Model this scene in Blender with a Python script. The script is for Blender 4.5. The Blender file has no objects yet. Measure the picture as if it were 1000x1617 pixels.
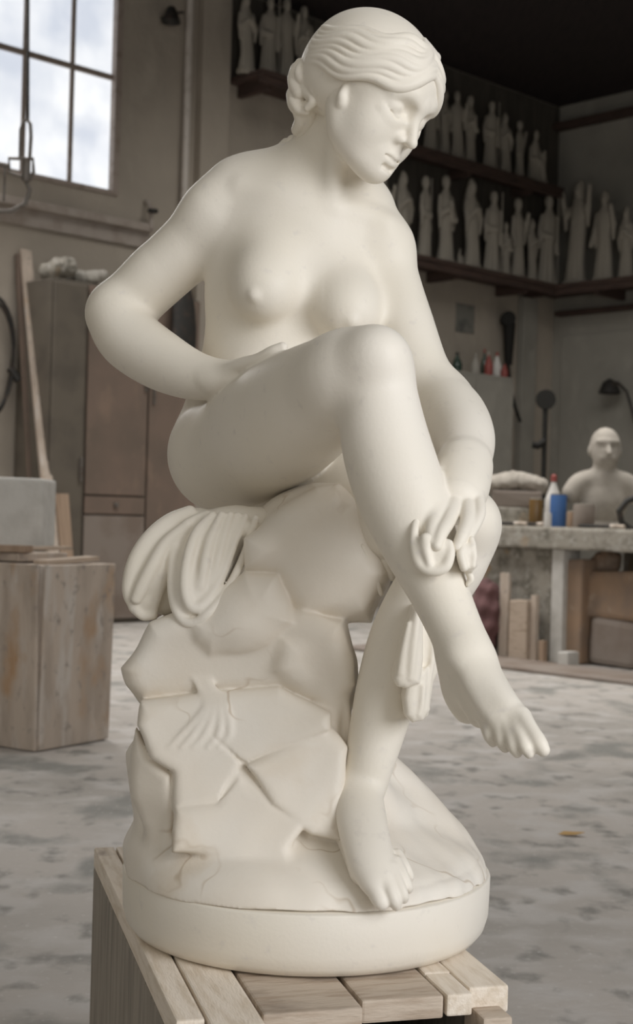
import bpy, bmesh, math, random
import numpy as np
from mathutils import Vector, Matrix

# ------------------------------------------------------------------ camera
FPX = 2245.0            # focal length in pixels of the 1000 x 1617 frame
ROLL = math.radians(1.6)
CR, SR = math.cos(ROLL), math.sin(ROLL)
SCN = bpy.context.scene
COL = SCN.collection
cam_d = bpy.data.cameras.new('camera')
cam_d.sensor_fit = 'VERTICAL'
cam_d.sensor_height = 36.0
cam_d.sensor_width = 36.0
cam_d.lens = FPX / 1617.0 * 36.0
cam_d.clip_end = 100
cam_d.dof.use_dof = True
cam_d.dof.focus_distance = 1.72
cam_d.dof.aperture_fstop = 9.0
cam = bpy.data.objects.new('camera', cam_d)
COL.objects.link(cam)
cam.matrix_world = Matrix(((CR, -SR, 0, 0), (0, 0, -1, 0), (SR, CR, 0, 1.0), (0, 0, 0, 1)))
SCN.camera = cam

# ------------------------------------------------------------------ light
wd = bpy.data.worlds.new('world'); SCN.world = wd; wd.use_nodes = True
wd.node_tree.nodes['Background'].inputs[0].default_value = (1.0, 0.955, 0.87, 1)
wd.node_tree.nodes['Background'].inputs[1].default_value = 0.47

def area(name, loc, target, sx, sy, power, col):
    d = bpy.data.lights.new(name, 'AREA'); d.shape = 'RECTANGLE'; d.size = sx; d.size_y = sy
    d.energy = power; d.color = col
    o = bpy.data.objects.new(name, d); COL.objects.link(o)
    o.location = loc
    o.rotation_euler = (Vector(target) - Vector(loc)).to_track_quat('-Z', 'Y').to_euler()
    return o
# the big open doorway of the workshop, behind and to the right of the camera
area('doorway_light', (2.15, -0.35, 1.85), (0.0, 1.85, 0.95), 1.9, 1.7, 73, (0.95, 0.965, 1.0))
area('back_fill_light', (2.4, 11.2, 5.9), (2.9, 13.0, 0.0), 5.5, 4.5, 225, (1.0, 0.97, 0.92)).data.spread = math.radians(125)  # added fill under the closed ceiling, brightens the back of the room
area('floor_fill_light', (0.0, 7.6, 5.9), (0.0, 7.7, 0.0), 5.0, 5.0, 115, (1.0, 0.97, 0.93)).data.spread = math.radians(115)  # second added overhead fill, lifts the floor; the ceiling has no opening
area('window_light', (-3.0, 10.6, 4.8), (-0.5, 8.0, 0.5), 2.2, 1.8, 95, (1.0, 0.97, 0.94)).data.spread = math.radians(140)
SCN.view_settings.view_transform = 'Standard'
SCN.view_settings.look = 'None'
SCN.view_settings.gamma = 1.0
SCN.view_settings.use_curve_mapping = False
SCN.view_settings.exposure = 0.0
SCN.cycles.max_bounces = 6

# ------------------------------------------------------------------ measuring helpers
def W(px, py, Y):
    u, v = (px - 500.0) / FPX * Y, (808.5 - py) / FPX * Y
    return np.array((u * CR - v * SR, Y, 1.0 + u * SR + v * CR))
def onplane(px, py, p0, n, off=0.0):
    d = W(px, py, 1.0) - np.array((0, 0, 1.0)); n = np.array(n, float)
    q = np.array(p0, float) + n * off - np.array((0, 0, 1.0))
    return np.array((0, 0, 1.0)) + d * (q @ n) / (d @ n)

# ------------------------------------------------------------------ object helpers
def tag(o, label=None, cat=None, group=None, kind=None):
    if label: o['label'] = label
    if cat: o['category'] = cat
    if group: o['group'] = group
    if kind: o['kind'] = kind
    return o
def empty(name, loc=(0, 0, 0), rz=0.0):
    o = bpy.data.objects.new(name, None); COL.objects.link(o)
    o.location = loc; o.rotation_euler = (0, 0, rz); o.empty_display_size = 0.05
    bpy.context.view_layer.update()
    return o
def link(name, me, mat=None, parent=None):
    o = bpy.data.objects.new(name, me); COL.objects.link(o)
    if mat: me.materials.append(mat)
    if parent:
        o.parent = parent            # geometry is given in the parent's own space
    return o
def rebase(o, org, ang):
    """give a mesh drawn in world space its own origin and turn"""
    M = Matrix.Translation(Vector(org)) @ Matrix.Rotation(ang, 4, 'Z')
    o.data.transform(M.inverted()); o.matrix_world = M; return o
def copy_tree(o, parent=None):
    c = o.copy(); COL.objects.link(c)
    if parent: c.parent = parent
    for ch in list(o.children): copy_tree(ch, c)
    return c

class MB:
    """a small mesh builder"""
    def __init__(s): s.bm = bmesh.new()
    def box(s, c, size, rot=None, bev=0.0, jit=0.0, seed=0):
        r = bmesh.ops.create_cube(s.bm, size=1.0); vs = r['verts']
        rnd = random.Random(seed)
        for v in vs:
            v.co = Vector((v.co.x * size[0], v.co.y * size[1], v.co.z * size[2]))
            if jit: v.co += Vector([rnd.uniform(-jit, jit) for _ in range(3)])
        if bev:
            es = list({e for v in vs for e in v.link_edges})
            rr = bmesh.ops.bevel(s.bm, geom=es, offset=bev, segments=2, affect='EDGES', profile=0.6)
            vs = list({v for f in rr['faces'] for v in f.verts} | {v for v in vs if v.is_valid})
        if rot is not None:
            M = rot if isinstance(rot, Matrix) else Matrix.Rotation(rot, 3, 'Z')
            for v in vs: v.co = M @ v.co
        for v in vs: v.co += Vector(c)
        return s
    def frustum_box(s, c, s0, s1, h, rot=None):
        vs = []
        for z, (a, b) in ((0, s0), (h, s1)):
            for sx, sy in ((-1, -1), (1, -1), (1, 1), (-1, 1)):
                p = Vector((sx * a / 2, sy * b / 2, z))
                if rot: p = Matrix.Rotation(rot, 3, 'Z') @ p
                vs.append(s.bm.verts.new(p + Vector(c)))
        for f in ((3, 2, 1, 0), (4, 5, 6, 7), (0, 1, 5, 4), (1, 2, 6, 5), (2, 3, 7, 6), (3, 0, 4, 7)):
            s.bm.faces.new([vs[i] for i in f])
        return s
    def tube(s, pts, r, seg=10, closed=False):
        P = [Vector(p) for p in pts]; n = len(P)
        rs = r if isinstance(r, (list, tuple)) else [r] * n
        rings = []; up = None
        for i in range(n):
            if closed: t = P[(i + 1) % n] - P[i - 1]
            else: t = P[min(i + 1, n - 1)] - P[max(i - 1, 0)]
            t.normalize()
            if up is None: up = t.orthogonal().normalized()
            else: up = (up - t * up.dot(t)).normalized()
            b = t.cross(up)
            rings.append([s.bm.verts.new(P[i] + (up * math.cos(a) + b * math.sin(a)) * rs[i])
                          for a in [2 * math.pi * k / seg for k in range(seg)]])
        m = n if closed else n - 1
        for i in range(m):
            A, B = rings[i], rings[(i + 1) % n]
            for k in range(seg): s.bm.faces.new((A[k], A[(k + 1) % seg], B[(k + 1) % seg], B[k]))
        if not closed:
            s.bm.faces.new(rings[0][::-1]); s.bm.faces.new(rings[-1])
        return s
    def lathe(s, prof, c=(0, 0, 0), seg=28):
        rings = []
        for r, z in prof:
            rings.append([s.bm.verts.new((c[0] + r * math.cos(a), c[1] + r * math.sin(a), c[2] + z))
                          for a in [2 * math.pi * k / seg for k in range(seg)]])
        for A, B in zip(rings, rings[1:]):
            for k in range(seg): s.bm.faces.new((A[k], A[(k + 1) % seg], B[(k + 1) % seg], B[k]))
        s.bm.faces.new(rings[0][::-1]); s.bm.faces.new(rings[-1])
        return s
    def quadprism(s, pts, thick, n):
        """polygon pts (3-D) extruded along n by thick"""
        n = Vector(n) * thick
        a = [s.bm.verts.new(Vector(p)) for p in pts]; b = [s.bm.verts.new(Vector(p) + n) for p in pts]
        s.bm.faces.new(a[::-1]); s.bm.faces.new(b)
        k = len(a)
        for i in range(k): s.bm.faces.new((a[i], a[(i + 1) % k], b[(i + 1) % k], b[i]))
        return s
    def build(s, name, mat, parent=None, smooth=False):
        bmesh.ops.recalc_face_normals(s.bm, faces=s.bm.faces)
        me = bpy.data.meshes.new(name); s.bm.to_mesh(me); s.bm.free()
        if smooth:
            me.polygons.foreach_set('use_smooth', [True] * len(me.polygons))
            try: me.set_sharp_from_angle(angle=math.radians(40))
            except Exception: pass
        return link(name, me, mat, parent)

# ------------------------------------------------------------------ materials
def mat(name, base, rough=0.7, noise=None, bump=None, metal=0.0, sss=0.0, spec=0.5, coord='Object', extra=None):
    """noise: list of (scale, detail, colour, lo, hi, stretch) layers mixed over the base colour"""
    m = bpy.data.materials.new(name); m.use_nodes = True
    nt = m.node_tree; N = nt.nodes; L = nt.links
    bs = N['Principled BSDF']
    bs.inputs['Roughness'].default_value = rough
    bs.inputs['Metallic'].default_value = metal
    bs.inputs['Specular IOR Level'].default_value = spec
    if sss:
        bs.inputs['Subsurface Weight'].default_value = sss
        bs.inputs['Subsurface Radius'].default_value = (1.0, 0.7, 0.5)
        bs.inputs['Subsurface Scale'].default_value = 0.012
    tc = N.new('ShaderNodeTexCoord')
    col = None
    rgb = N.new('ShaderNodeRGB'); rgb.outputs[0].default_value = (*base, 1); col = rgb.outputs[0]
    for (sc, det, c, lo, hi, st) in (noise or []):
        mp = N.new('ShaderNodeMapping'); mp.inputs['Scale'].default_value = st
        L.new(tc.outputs[coord], mp.inputs['Vector'])
        nz = N.new('ShaderNodeTexNoise'); nz.inputs['Scale'].default_value = sc; nz.inputs['Detail'].default_value = det
        L.new(mp.outputs[0], nz.inputs['Vector'])
        rp = N.new('ShaderNodeMapRange'); rp.inputs['From Min'].default_value = lo; rp.inputs['From Max'].default_value = hi
        L.new(nz.outputs['Fac'], rp.inputs['Value'])
        mx = N.new('ShaderNodeMix'); mx.data_type = 'RGBA'
        L.new(rp.outputs[0], mx.inputs[0]); L.new(col, mx.inputs[6]); mx.inputs[7].default_value = (*c, 1)
        col = mx.outputs[2]
    if extra: col = extra(N, L, tc, col)
    L.new(col, bs.inputs['Base Color'])
    if bump:
        sc, dist = bump[0], bump[1]
        mp = N.new('ShaderNodeMapping'); mp.inputs['Scale'].default_value = bump[2] if len(bump) > 2 else (1, 1, 1)
        L.new(tc.outputs[coord], mp.inputs['Vector'])
        nz = N.new('ShaderNodeTexNoise'); nz.inputs['Scale'].default_value = sc; nz.inputs['Detail'].default_value = 6
        L.new(mp.outputs[0], nz.inputs['Vector'])
        bp = N.new('ShaderNodeBump'); bp.inputs['Distance'].default_value = dist; bp.inputs['Strength'].default_value = 1.0
        L.new(nz.outputs['Fac'], bp.inputs['Height']); L.new(bp.outputs[0], bs.inputs['Normal'])
    return m

def crack(scale, width, colr, offs=(0, 0, 0), mask=None):
    """thin mineral veins: the zero set of a noise"""
    def f(N, L, tc, col):
        mp = N.new('ShaderNodeMapping'); mp.inputs['Location'].default_value = offs
        L.new(tc.outputs['Object'], mp.inputs['Vector'])
        nz = N.new('ShaderNodeTexNoise'); nz.inputs['Scale'].default_value = scale; nz.inputs['Detail'].default_value = 3
        L.new(mp.outputs[0], nz.inputs['Vector'])
        a = N.new('ShaderNodeMath'); a.operation = 'SUBTRACT'; a.inputs[1].default_value = 0.5; L.new(nz.outputs['Fac'], a.inputs[0])
        b = N.new('ShaderNodeMath'); b.operation = 'ABSOLUTE'; L.new(a.outputs[0], b.inputs[0])
        rp = N.new('ShaderNodeMapRange'); rp.inputs['From Min'].default_value = 0; rp.inputs['From Max'].default_value = width
        rp.inputs['To Min'].default_value = 0.7; rp.inputs['To Max'].default_value = 0
        L.new(b.outputs[0], rp.inputs['Value'])
        n2 = N.new('ShaderNodeTexNoise'); n2.inputs['Scale'].default_value = scale * 0.9; L.new(tc.outputs['Object'], n2.inputs['Vector'])
        r2 = N.new('ShaderNodeMapRange'); r2.inputs['From Min'].default_value = 0.5; r2.inputs['From Max'].default_value = 0.62
        L.new(n2.outputs['Fac'], r2.inputs['Value'])
        c = N.new('ShaderNodeMath'); c.operation = 'MULTIPLY'; L.new(rp.outputs[0], c.inputs[0]); L.new(r2.outputs[0], c.inputs[1])
        mx = N.new('ShaderNodeMix'); mx.data_type = 'RGBA'
        L.new(c.outputs[0], mx.inputs[0]); L.new(col, mx.inputs[6]); mx.inputs[7].default_value = (*colr, 1)
        return mx.outputs[2]
    return f

# ------------------------------------------------------------------ carving kit: signed distance fields + surface nets
class Sculpt:
    def __init__(s): s.ops = []
    def add(s, fn, lo, hi, k=0.01, mode='add'):
        s.ops.append((fn, np.array(lo, float), np.array(hi, float), k, mode)); return s
    def seg(s, a, b, ra, rb, k=0.01, mode='add', n=None, flat=1.0):
        a = np.array(a, float); b = np.array(b, float)
        return s.chain([(a, ra), (b, rb)], k, mode, n, flat, sub=1)
    def ball(s, c, r, k=0.01, mode='add', basis=None):
        """ellipsoid; r scalar or 3 radii in basis (rows are axes)"""
        c = np.array(c, float); r = np.array([r] * 3 if np.isscalar(r) else r, float)
        Bm = np.eye(3) if basis is None else np.array(basis, float)
        rm = r.max()
        def fn(X, Y, Z):
            x, y, z = X - c[0], Y - c[1], Z - c[2]
            q = [(Bm[i, 0] * x + Bm[i, 1] * y + Bm[i, 2] * z) for i in range(3)]
            k0 = np.sqrt(sum((q[i] / r[i]) ** 2 for i in range(3)))
            k1 = np.sqrt(sum((q[i] / r[i] ** 2) ** 2 for i in range(3))) + 1e-6
            return k0 * (k0 - 1.0) / k1
        return s.add(fn, c - rm, c + rm, k, mode)
    def rbox(s, c, half, rnd, k=0.01, mode='add', basis=None):
        c = np.array(c, float); half = np.array(half, float) - rnd
        Bm = np.eye(3) if basis is None else np.array(basis, float)
        rm = np.linalg.norm(half + rnd)
        def fn(X, Y, Z):
            x, y, z = X - c[0], Y - c[1], Z - c[2]
            q = [np.abs(Bm[i, 0] * x + Bm[i, 1] * y + Bm[i, 2] * z) - half[i] for i in range(3)]
            o = np.sqrt(sum(np.maximum(t, 0) ** 2 for t in q))
            return o + np.minimum(np.maximum(np.maximum(q[0], q[1]), q[2]), 0) - rnd
        return s.add(fn, c - rm, c + rm, k, mode)
    def poly(s, planes, lo, hi, rnd=0.01, k=0.01, mode='add'):
        """convex stone: planes [(point, outward normal)], edges softened by rnd"""
        P = [(np.array(p, float), np.array(n, float) / np.linalg.norm(n)) for p, n in planes]
        def fn(X, Y, Z):
            d = None
            for p, n in P:
                e = (X - p[0]) * n[0] + (Y - p[1]) * n[1] + (Z - p[2]) * n[2]
                if d is None: d = e
                else:
                    h = np.maximum(rnd - np.abs(d - e), 0) / rnd
                    d = np.maximum(d, e) + h * h * rnd * 0.25
            return d
        return s.add(fn, lo, hi, k, mode)
    def chain(s, pr, k=0.01, mode='add', n=None, flat=1.0, sub=6, ki=0.0):
        """round cones along a Catmull-Rom curve through [(point, radius)]"""
        P = np.array([np.append(np.array(p, float), r) for p, r in pr])
        if sub > 1 and len(P) > 2:
            E = np.vstack((2 * P[0] - P[1], P, 2 * P[-1] - P[-2])); out = []
            for i in range(1, len(E) - 2):
                ns = sub
                if sub == 6: ns = int(min(16, max(4, np.linalg.norm(E[i + 1, :3] - E[i, :3]) / (0.16 * max(E[i, 3], 1e-4)))))
                for t in np.linspace(0, 1, ns, endpoint=False):
                    a, b, c, d = E[i - 1], E[i], E[i + 1], E[i + 2]
                    out.append(0.5 * ((2 * b) + (c - a) * t + (2 * a - 5 * b + 4 * c - d) * t * t + (3 * b - a - 3 * c + d) * t ** 3))
            out.append(P[-1]); P = np.array(out)
        if n is not None: n = np.array(n, float); n /= np.linalg.norm(n)
        rm = P[:, 3].max()
        lo, hi = P[:, :3].min(0) - rm, P[:, :3].max(0) + rm
        w = 1.0 / flat ** 2 - 1.0
        kk = 0.005 if (rm > 0.022 and sub > 1) else 0.0
        def fn(X, Y, Z):
            D = None
            for i in range(len(P) - 1):
                a, b = P[i, :3], P[i + 1, :3]; ra, rb = P[i, 3], P[i + 1, 3]
                ab = b - a; L2 = ab @ ab + 1e-12
                x, y, z = X - a[0], Y - a[1], Z - a[2]
                t = np.clip((x * ab[0] + y * ab[1] + z * ab[2]) / L2, 0, 1)
                qx, qy, qz = x - t * ab[0], y - t * ab[1], z - t * ab[2]
                q = qx * qx + qy * qy + qz * qz
                if n is not None: q = q + (qx * n[0] + qy * n[1] + qz * n[2]) ** 2 * w
                d = np.sqrt(q) - (ra + t * (rb - ra))
                if D is None: D = d
                elif kk:
                    h = np.maximum(kk - np.abs(D - d), 0) / kk; D = np.minimum(D, d) - h * h * (kk * 0.12)
                else: D = np.minimum(D, d)
            return D
        return s.add(fn, lo, hi, k, mode)
    def group(s, other, k=0.01):
        """blend a whole separate sculpt (limb) in with one radius"""
        lo = np.min([o[1] - o[3] * 0.3 for o in other.ops if o[4] == 'add'], 0); hi = np.max([o[2] + o[3] * 0.3 for o in other.ops if o[4] == 'add'], 0)
        s.ops.append((other, lo, hi, k, 'add')); return s
    def at(s, X, Y, Z):
        D = np.full(X.shape, 0.05)
        for fn, lo, hi, k, mode in s.ops:
            d = fn.at(X, Y, Z) if isinstance(fn, Sculpt) else fn(X, Y, Z)
            if mode == 'add': h = np.maximum(k - np.abs(D - d), 0) / k; D = np.minimum(D, d) - h * h * (k * 0.25)
            elif mode == 'sub': h = np.maximum(k - np.abs(D + d), 0) / k; D = np.maximum(D, -d) + h * h * (k * 0.25)
            elif mode == 'and': D = np.maximum(D, d)
        return D
    def surf(s, px, py, y0=1.45, y1=2.1, dflt=None):
        """depth at which the line of sight through a measured point meets the sculpt"""
        Ys = np.arange(y0, y1, 0.002); P = np.array([W(px, py, y) for y in Ys])
        d = s.at(P[:, 0], P[:, 1], P[:, 2]); i = np.argmax(d < 0)
        return float(Ys[i]) if d[i] < 0 else dflt
    def field(s, xs, ys, zs):
        D = np.full((len(xs), len(ys), len(zs)), 0.05, np.float32)
        ax = (xs, ys, zs)
        for fn, lo, hi, k, mode in s.ops:
            m = k + 0.012 if mode in ('add', 'sub') else 1e3
            sl = []
            for i in range(3):
                a = np.searchsorted(ax[i], lo[i] - m); b = np.searchsorted(ax[i], hi[i] + m)
                sl.append(slice(a, b))
            if any(q.stop <= q.start for q in sl): continue
            X = xs[sl[0]].astype(np.float32)[:, None, None]; Y = ys[sl[1]].astype(np.float32)[None, :, None]; Z = zs[sl[2]].astype(np.float32)[None, None, :]
            if isinstance(fn, Sculpt): d = fn.field(xs[sl[0]], ys[sl[1]], zs[sl[2]])
            else: d = fn(X, Y, Z).astype(np.float32)
            v = D[tuple(sl)]
            if mode in ('add',):
                h = np.maximum(k - np.abs(v - d), 0) / k
                D[tuple(sl)] = np.minimum(v, d) - h * h * (k * 0.25)
            elif mode == 'sub':
                h = np.maximum(k - np.abs(v + d), 0) / k
                D[tuple(sl)] = np.maximum(v, -d) + h * h * (k * 0.25)
            elif mode == 'and':
                h = np.maximum(k - np.abs(v - d), 0) / k
                D[tuple(sl)] = np.maximum(v, d) + h * h * (k * 0.25)
            elif mode == 'disp':
                D[tuple(sl)] = v + d
        return D
    def net(s, lo, hi, h, skip=()):
        xs, ys, zs = [np.arange(lo[i], hi[i] + h, h) for i in range(3)]
        D = s.field(xs, ys, zs)
        S = D < 0
        c = [S[a:S.shape[0] - 1 + a, b:S.shape[1] - 1 + b, e:S.shape[2] - 1 + e] for a in (0, 1) for b in (0, 1) for e in (0, 1)]
        anyv = c[0].copy(); allv = c[0].copy()
        for t in c[1:]: anyv |= t; allv &= t
        act = anyv & ~allv
        I = np.argwhere(act).astype(np.int64)
        nV = len(I)
        acc = np.zeros((nV, 3)); cnt = np.zeros(nV)
        offs = [(a, b, e) for a in (0, 1) for b in (0, 1) for e in (0, 1)]
        val = {o: D[I[:, 0] + o[0], I[:, 1] + o[1], I[:, 2] + o[2]] for o in offs}
        for o in offs:
            for axn in range(3):
                if o[axn]: continue
                p = list(o); p[axn] = 1; p = tuple(p)
                va, vb = val[o], val[p]
                m = (va < 0) != (vb < 0)
                t = va / np.where(m, va - vb, 1)
                for q in range(3):
                    acc[:, q] += np.where(m, (t if q == axn else o[q]), 0)
                cnt += m
        V = (I + acc / cnt[:, None]) * h + np.array((xs[0], ys[0], zs[0]))
        idx = np.full(act.shape, -1, np.int32); idx[act] = np.arange(nV)
        F = []
        for axn in range(3):
            o1, o2 = [(1, 2), (2, 0), (0, 1)][axn]
            A = np.moveaxis(S, (axn, o1, o2), (0, 1, 2)); Q = np.moveaxis(idx, (axn, o1, o2), (0, 1, 2))
            e0 = A[:-1, 1:-1, 1:-1]; e1 = A[1:, 1:-1, 1:-1]
            J = np.argwhere(e0 != e1)
            fl = e0[J[:, 0], J[:, 1], J[:, 2]]
            q0 = Q[J[:, 0], J[:, 1], J[:, 2]]; q1 = Q[J[:, 0], J[:, 1] + 1, J[:, 2]]
            q2 = Q[J[:, 0], J[:, 1] + 1, J[:, 2] + 1]; q3 = Q[J[:, 0], J[:, 1], J[:, 2] + 1]
            f = np.stack((q0, q1, q2, q3), 1); f[~fl] = f[~fl][:, ::-1]
            F.append(f)
        F = np.vstack(F)
        if skip:
            C = V[F].mean(1); keep = np.ones(len(F), bool)
            for a, b in skip:
                a = np.array(a) + h * 1.0; b = np.array(b) - h * 1.0
                keep &= ~np.all((C > a) & (C < b), axis=1)
            F = F[keep]
            used = np.unique(F); rm = np.full(nV, -1); rm[used] = np.arange(len(used)); V = V[used]; F = rm[F]
        # light relaxation removes the grid's terracing
        return V, F
    def mesh(s, name, tiles, mat, parent=None, origin=(0, 0, 0)):
        """tiles: [(lo, hi, h)] finest first; coarser tiles leave the finer ones' space to them"""
        Vs, Fs, off, done = [], [], 0, []
        for lo, hi, h in tiles:
            V, F = s.net(lo, hi, h, done); done.append((lo, hi))
            Vs.append(V); Fs.append(F + off); off += len(V)
        V = np.vstack(Vs) - np.array(origin); F = np.vstack(Fs)
        me = bpy.data.meshes.new(name)
        me.vertices.add(len(V)); me.vertices.foreach_set('co', V.astype(np.float32).ravel())
        me.loops.add(F.size); me.loops.foreach_set('vertex_index', F.astype(np.int32).ravel())
        me.polygons.add(len(F)); me.polygons.foreach_set('loop_start', np.arange(0, F.size, 4, dtype=np.int32))
        me.polygons.foreach_set('use_smooth', np.ones(len(F), bool))
        me.update(calc_edges=True)
        return link(name, me, mat, parent)

def noise_fn(amp, freq, seed=0, ridged=False):
    """cheap smooth lattice-free noise from summed sines"""
    r = np.random.RandomState(seed); K = [(r.normal(size=3) * freq * (1.0 + 0.6 * j), r.uniform(0, 6.28), 1.0 / (1 + 0.6 * j)) for j in range(5)]
    def fn(X, Y, Z):
        t = 0
        for w, p, a in K: t = t + a * np.sin(X * w[0] + Y * w[1] + Z * w[2] + p)
        return amp * t
    return fn
# ================================================================== the room
AN = math.radians(46)
LD = np.array((math.sin(AN), math.cos(AN), 0)); LN = np.array((math.cos(AN), -math.sin(AN), 0))   # along / out of the left wall
LA = np.array((-1.72, 12.9, 0.0)); CS = 6.3
CORNER = LA + LD * CS
RL = Matrix(((LD[0], LN[0], 0), (LD[1], LN[1], 0), (0, 0, 1)))      # local x along wall, y out of it
RB = Matrix(((LN[0], -LD[0], 0), (LN[1], -LD[1], 0), (0, 0, 1)))    # back wall: x along LN, y = -LD out of it
def LP(s, z, o=0.0): return LA + LD * s + LN * o + np.array((0, 0, z))
def BP(s, z, o=0.0): return CORNER + LN * s - LD * o + np.array((0, 0, z))
def Ls(px, py, o=0.0):
    p = onplane(px, py, LA, LN, o); return float((p - LA) @ LD), float(p[2])
def Bs(px, py, o=0.0):
    p = onplane(px, py, CORNER, -LD, o); return float((p - CORNER) @ LN), float(p[2])
def lbox(mb, s0, s1, z0, z1, o0, o1, bev=0.0, jit=0.0, seed=0):
    return mb.box(LP((s0 + s1) / 2, (z0 + z1) / 2, (o0 + o1) / 2), (abs(s1 - s0), abs(o1 - o0), abs(z1 - z0)), RL, bev, jit, seed)
def bbox(mb, s0, s1, z0, z1, o0, o1, bev=0.0, jit=0.0, seed=0):
    return mb.box(BP((s0 + s1) / 2, (z0 + z1) / 2, (o0 + o1) / 2), (abs(s1 - s0), abs(o1 - o0), abs(z1 - z0)), RB, bev, jit, seed)
CEIL = 6.0
M_wall = mat('plaster_wall', (0.42, 0.37, 0.31), 0.9, noise=[(0.9, 5, (0.35, 0.31, 0.26), 0.45, 0.7, (1, 1, 1)), (3.5, 6, (0.47, 0.42, 0.355), 0.55, 0.75, (1, 1, 0.5))], bump=(9, 0.01))
M_wall2 = mat('grey_plaster_wall', (0.31, 0.295, 0.26), 0.9, noise=[(1.2, 5, (0.25, 0.24, 0.21), 0.45, 0.7, (1, 1, 1)), (4, 6, (0.36, 0.34, 0.30), 0.55, 0.75, (1, 1, 0.6))], bump=(9, 0.01))
M_floor = mat('dusty_concrete_floor', (0.45, 0.415, 0.38), 0.85,
              noise=[(0.8, 6, (0.36, 0.335, 0.305), 0.42, 0.62, (1, 1, 1)), (4.5, 8, (0.49, 0.465, 0.44), 0.48, 0.66, (1, 1.2, 1)), (2.6, 10, (0.25, 0.245, 0.225), 0.54, 0.64, (1, 0.8, 1)), (9.0, 12, (0.23, 0.22, 0.20), 0.55, 0.68, (1, 0.8, 1)), (60, 4, (0.55, 0.53, 0.50), 0.62, 0.75, (1, 1, 1))], bump=(25, 0.006))
M_ceil = mat('dark_roof_boards', (0.022, 0.014, 0.014), 0.9, noise=[(3, 4, (0.012, 0.008, 0.008), 0.4, 0.7, (8, 1, 1))])
M_trim = mat('painted_trim', (0.40, 0.35, 0.31), 0.7, noise=[(6, 4, (0.30, 0.25, 0.21), 0.45, 0.7, (1, 1, 1))])
M_frame = mat('window_paint', (0.36, 0.30, 0.26), 0.6, noise=[(12, 4, (0.26, 0.21, 0.17), 0.5, 0.7, (1, 1, 1))])
M_pipe = mat('pale_pipe_paint', (0.60, 0.55, 0.50), 0.5, noise=[(12, 4, (0.48, 0.43, 0.38), 0.5, 0.7, (1, 1, 1))])
M_shelf = mat('dark_shelf_wood', (0.075, 0.045, 0.035), 0.8, noise=[(5, 5, (0.04, 0.025, 0.02), 0.4, 0.7, (1, 1, 9))])
M_dark = mat('dark_iron', (0.035, 0.033, 0.03), 0.6, metal=0.3, noise=[(14, 4, (0.07, 0.05, 0.04), 0.5, 0.7, (1, 1, 1))])
M_iron = mat('worn_steel', (0.20, 0.18, 0.16), 0.5, metal=0.5, noise=[(20, 4, (0.12, 0.09, 0.07), 0.5, 0.7, (1, 1, 1))])
M_plaster = mat('dusty_plaster_cast', (0.35, 0.32, 0.27), 0.9, noise=[(6, 4, (0.33, 0.30, 0.255), 0.45, 0.7, (1, 1, 1))], bump=(30, 0.004))

A_L = math.radians(44); A_B = math.radians(-46)
def struct(o, name=None, ang=None, org=None):
    nm = o.name
    if ang is None: ang = 0.0 if nm in ('floor', 'ceiling') else (A_B if nm in ('wall_back', 'trim_3', 'trim_5', 'trim_6', 'trim_7') else A_L)
    if nm not in ('floor', 'ceiling'): rebase(o, LA if org is None else org, ang)
    return tag(o, kind='structure')
m = MB(); m.quadprism([(-16, -3.5, 0), (15, -3.5, 0), (15, 20, 0), (-16, 20, 0)], 0.15, (0, 0, -1)); struct(m.build('floor', M_floor))
m = MB(); m.quadprism([(-16, 0.5, CEIL), (15, 0.5, CEIL), (15, 20, CEIL), (-16, 20, CEIL)], 0.15, (0, 0, 1)); struct(m.build('ceiling', M_ceil))
WS0, WS1, WZ0, WZ1 = -2.62, -0.21, 3.80, 5.87
m = MB()
lbox(m, -15.5, WS0, 0, CEIL, -0.3, 0); lbox(m, WS1, CS + 0.3, 0, CEIL, -0.3, 0)
lbox(m, WS0, WS1, 0, WZ0, -0.3, 0); lbox(m, WS0, WS1, WZ1, CEIL, -0.3, 0)
struct(m.build('wall_left', M_wall))
m = MB(); bbox(m, 0, 16.3, 0, CEIL, -0.3, 0); struct(m.build('wall_back', M_wall2))
e0 = BP(16.0, 0); rr = e0 - LD * 11.0
m = MB(); c = (e0 + rr) / 2; m.box((c[0] + LN[0] * 0.15, c[1] + LN[1] * 0.15, CEIL / 2), (11, 0.3, CEIL), RL); struct(m.build('wall_right', M_wall2))

# window: splayed reveal frame, glazing bars, obscured panes with daylight behind
m = MB(); fw = 0.055
lbox(m, WS1 - fw, WS1 + 0.01, WZ0 - 0.01, WZ1, -0.10, 0.012); lbox(m, WS0 - 0.01, WS0 + fw, WZ0 - 0.01, WZ1, -0.10, 0.012)
lbox(m, WS0, WS1, WZ0 - 0.02, WZ0 + 0.02, -0.10, 0.02); lbox(m, WS0, WS1, WZ1 - 0.03, WZ1 + 0.01, -0.10, 0.012)
win = struct(m.build('window_1', M_frame))
m = MB()
for s in (-0.69, -1.17, -1.65, -2.13): lbox(m, s - 0.02, s + 0.02, WZ0, WZ1, -0.075, -0.035)
for z in (4.84,): lbox(m, WS0, WS1, z - 0.025, z + 0.025, -0.08, -0.03)
gb = m.build('glazing_bars', M_frame); gb.data.transform(win.matrix_world.inverted()); gb.parent = win
mp_ = bpy.data.materials.new('daylit_obscured_glass'); mp_.use_nodes = True
nt = mp_.node_tree; N, L_ = nt.nodes, nt.links
bs = N['Principled BSDF']; bs.inputs['Base Color'].default_value = (0.5, 0.5, 0.52, 1); bs.inputs['Roughness'].default_value = 0.5
tc = N.new('ShaderNodeTexCoord'); nz = N.new('ShaderNodeTexNoise'); nz.inputs['Scale'].default_value = 1.6; nz.inputs['Detail'].default_value = 4
L_.new(tc.outputs['Object'], nz.inputs['Vector'])
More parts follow.
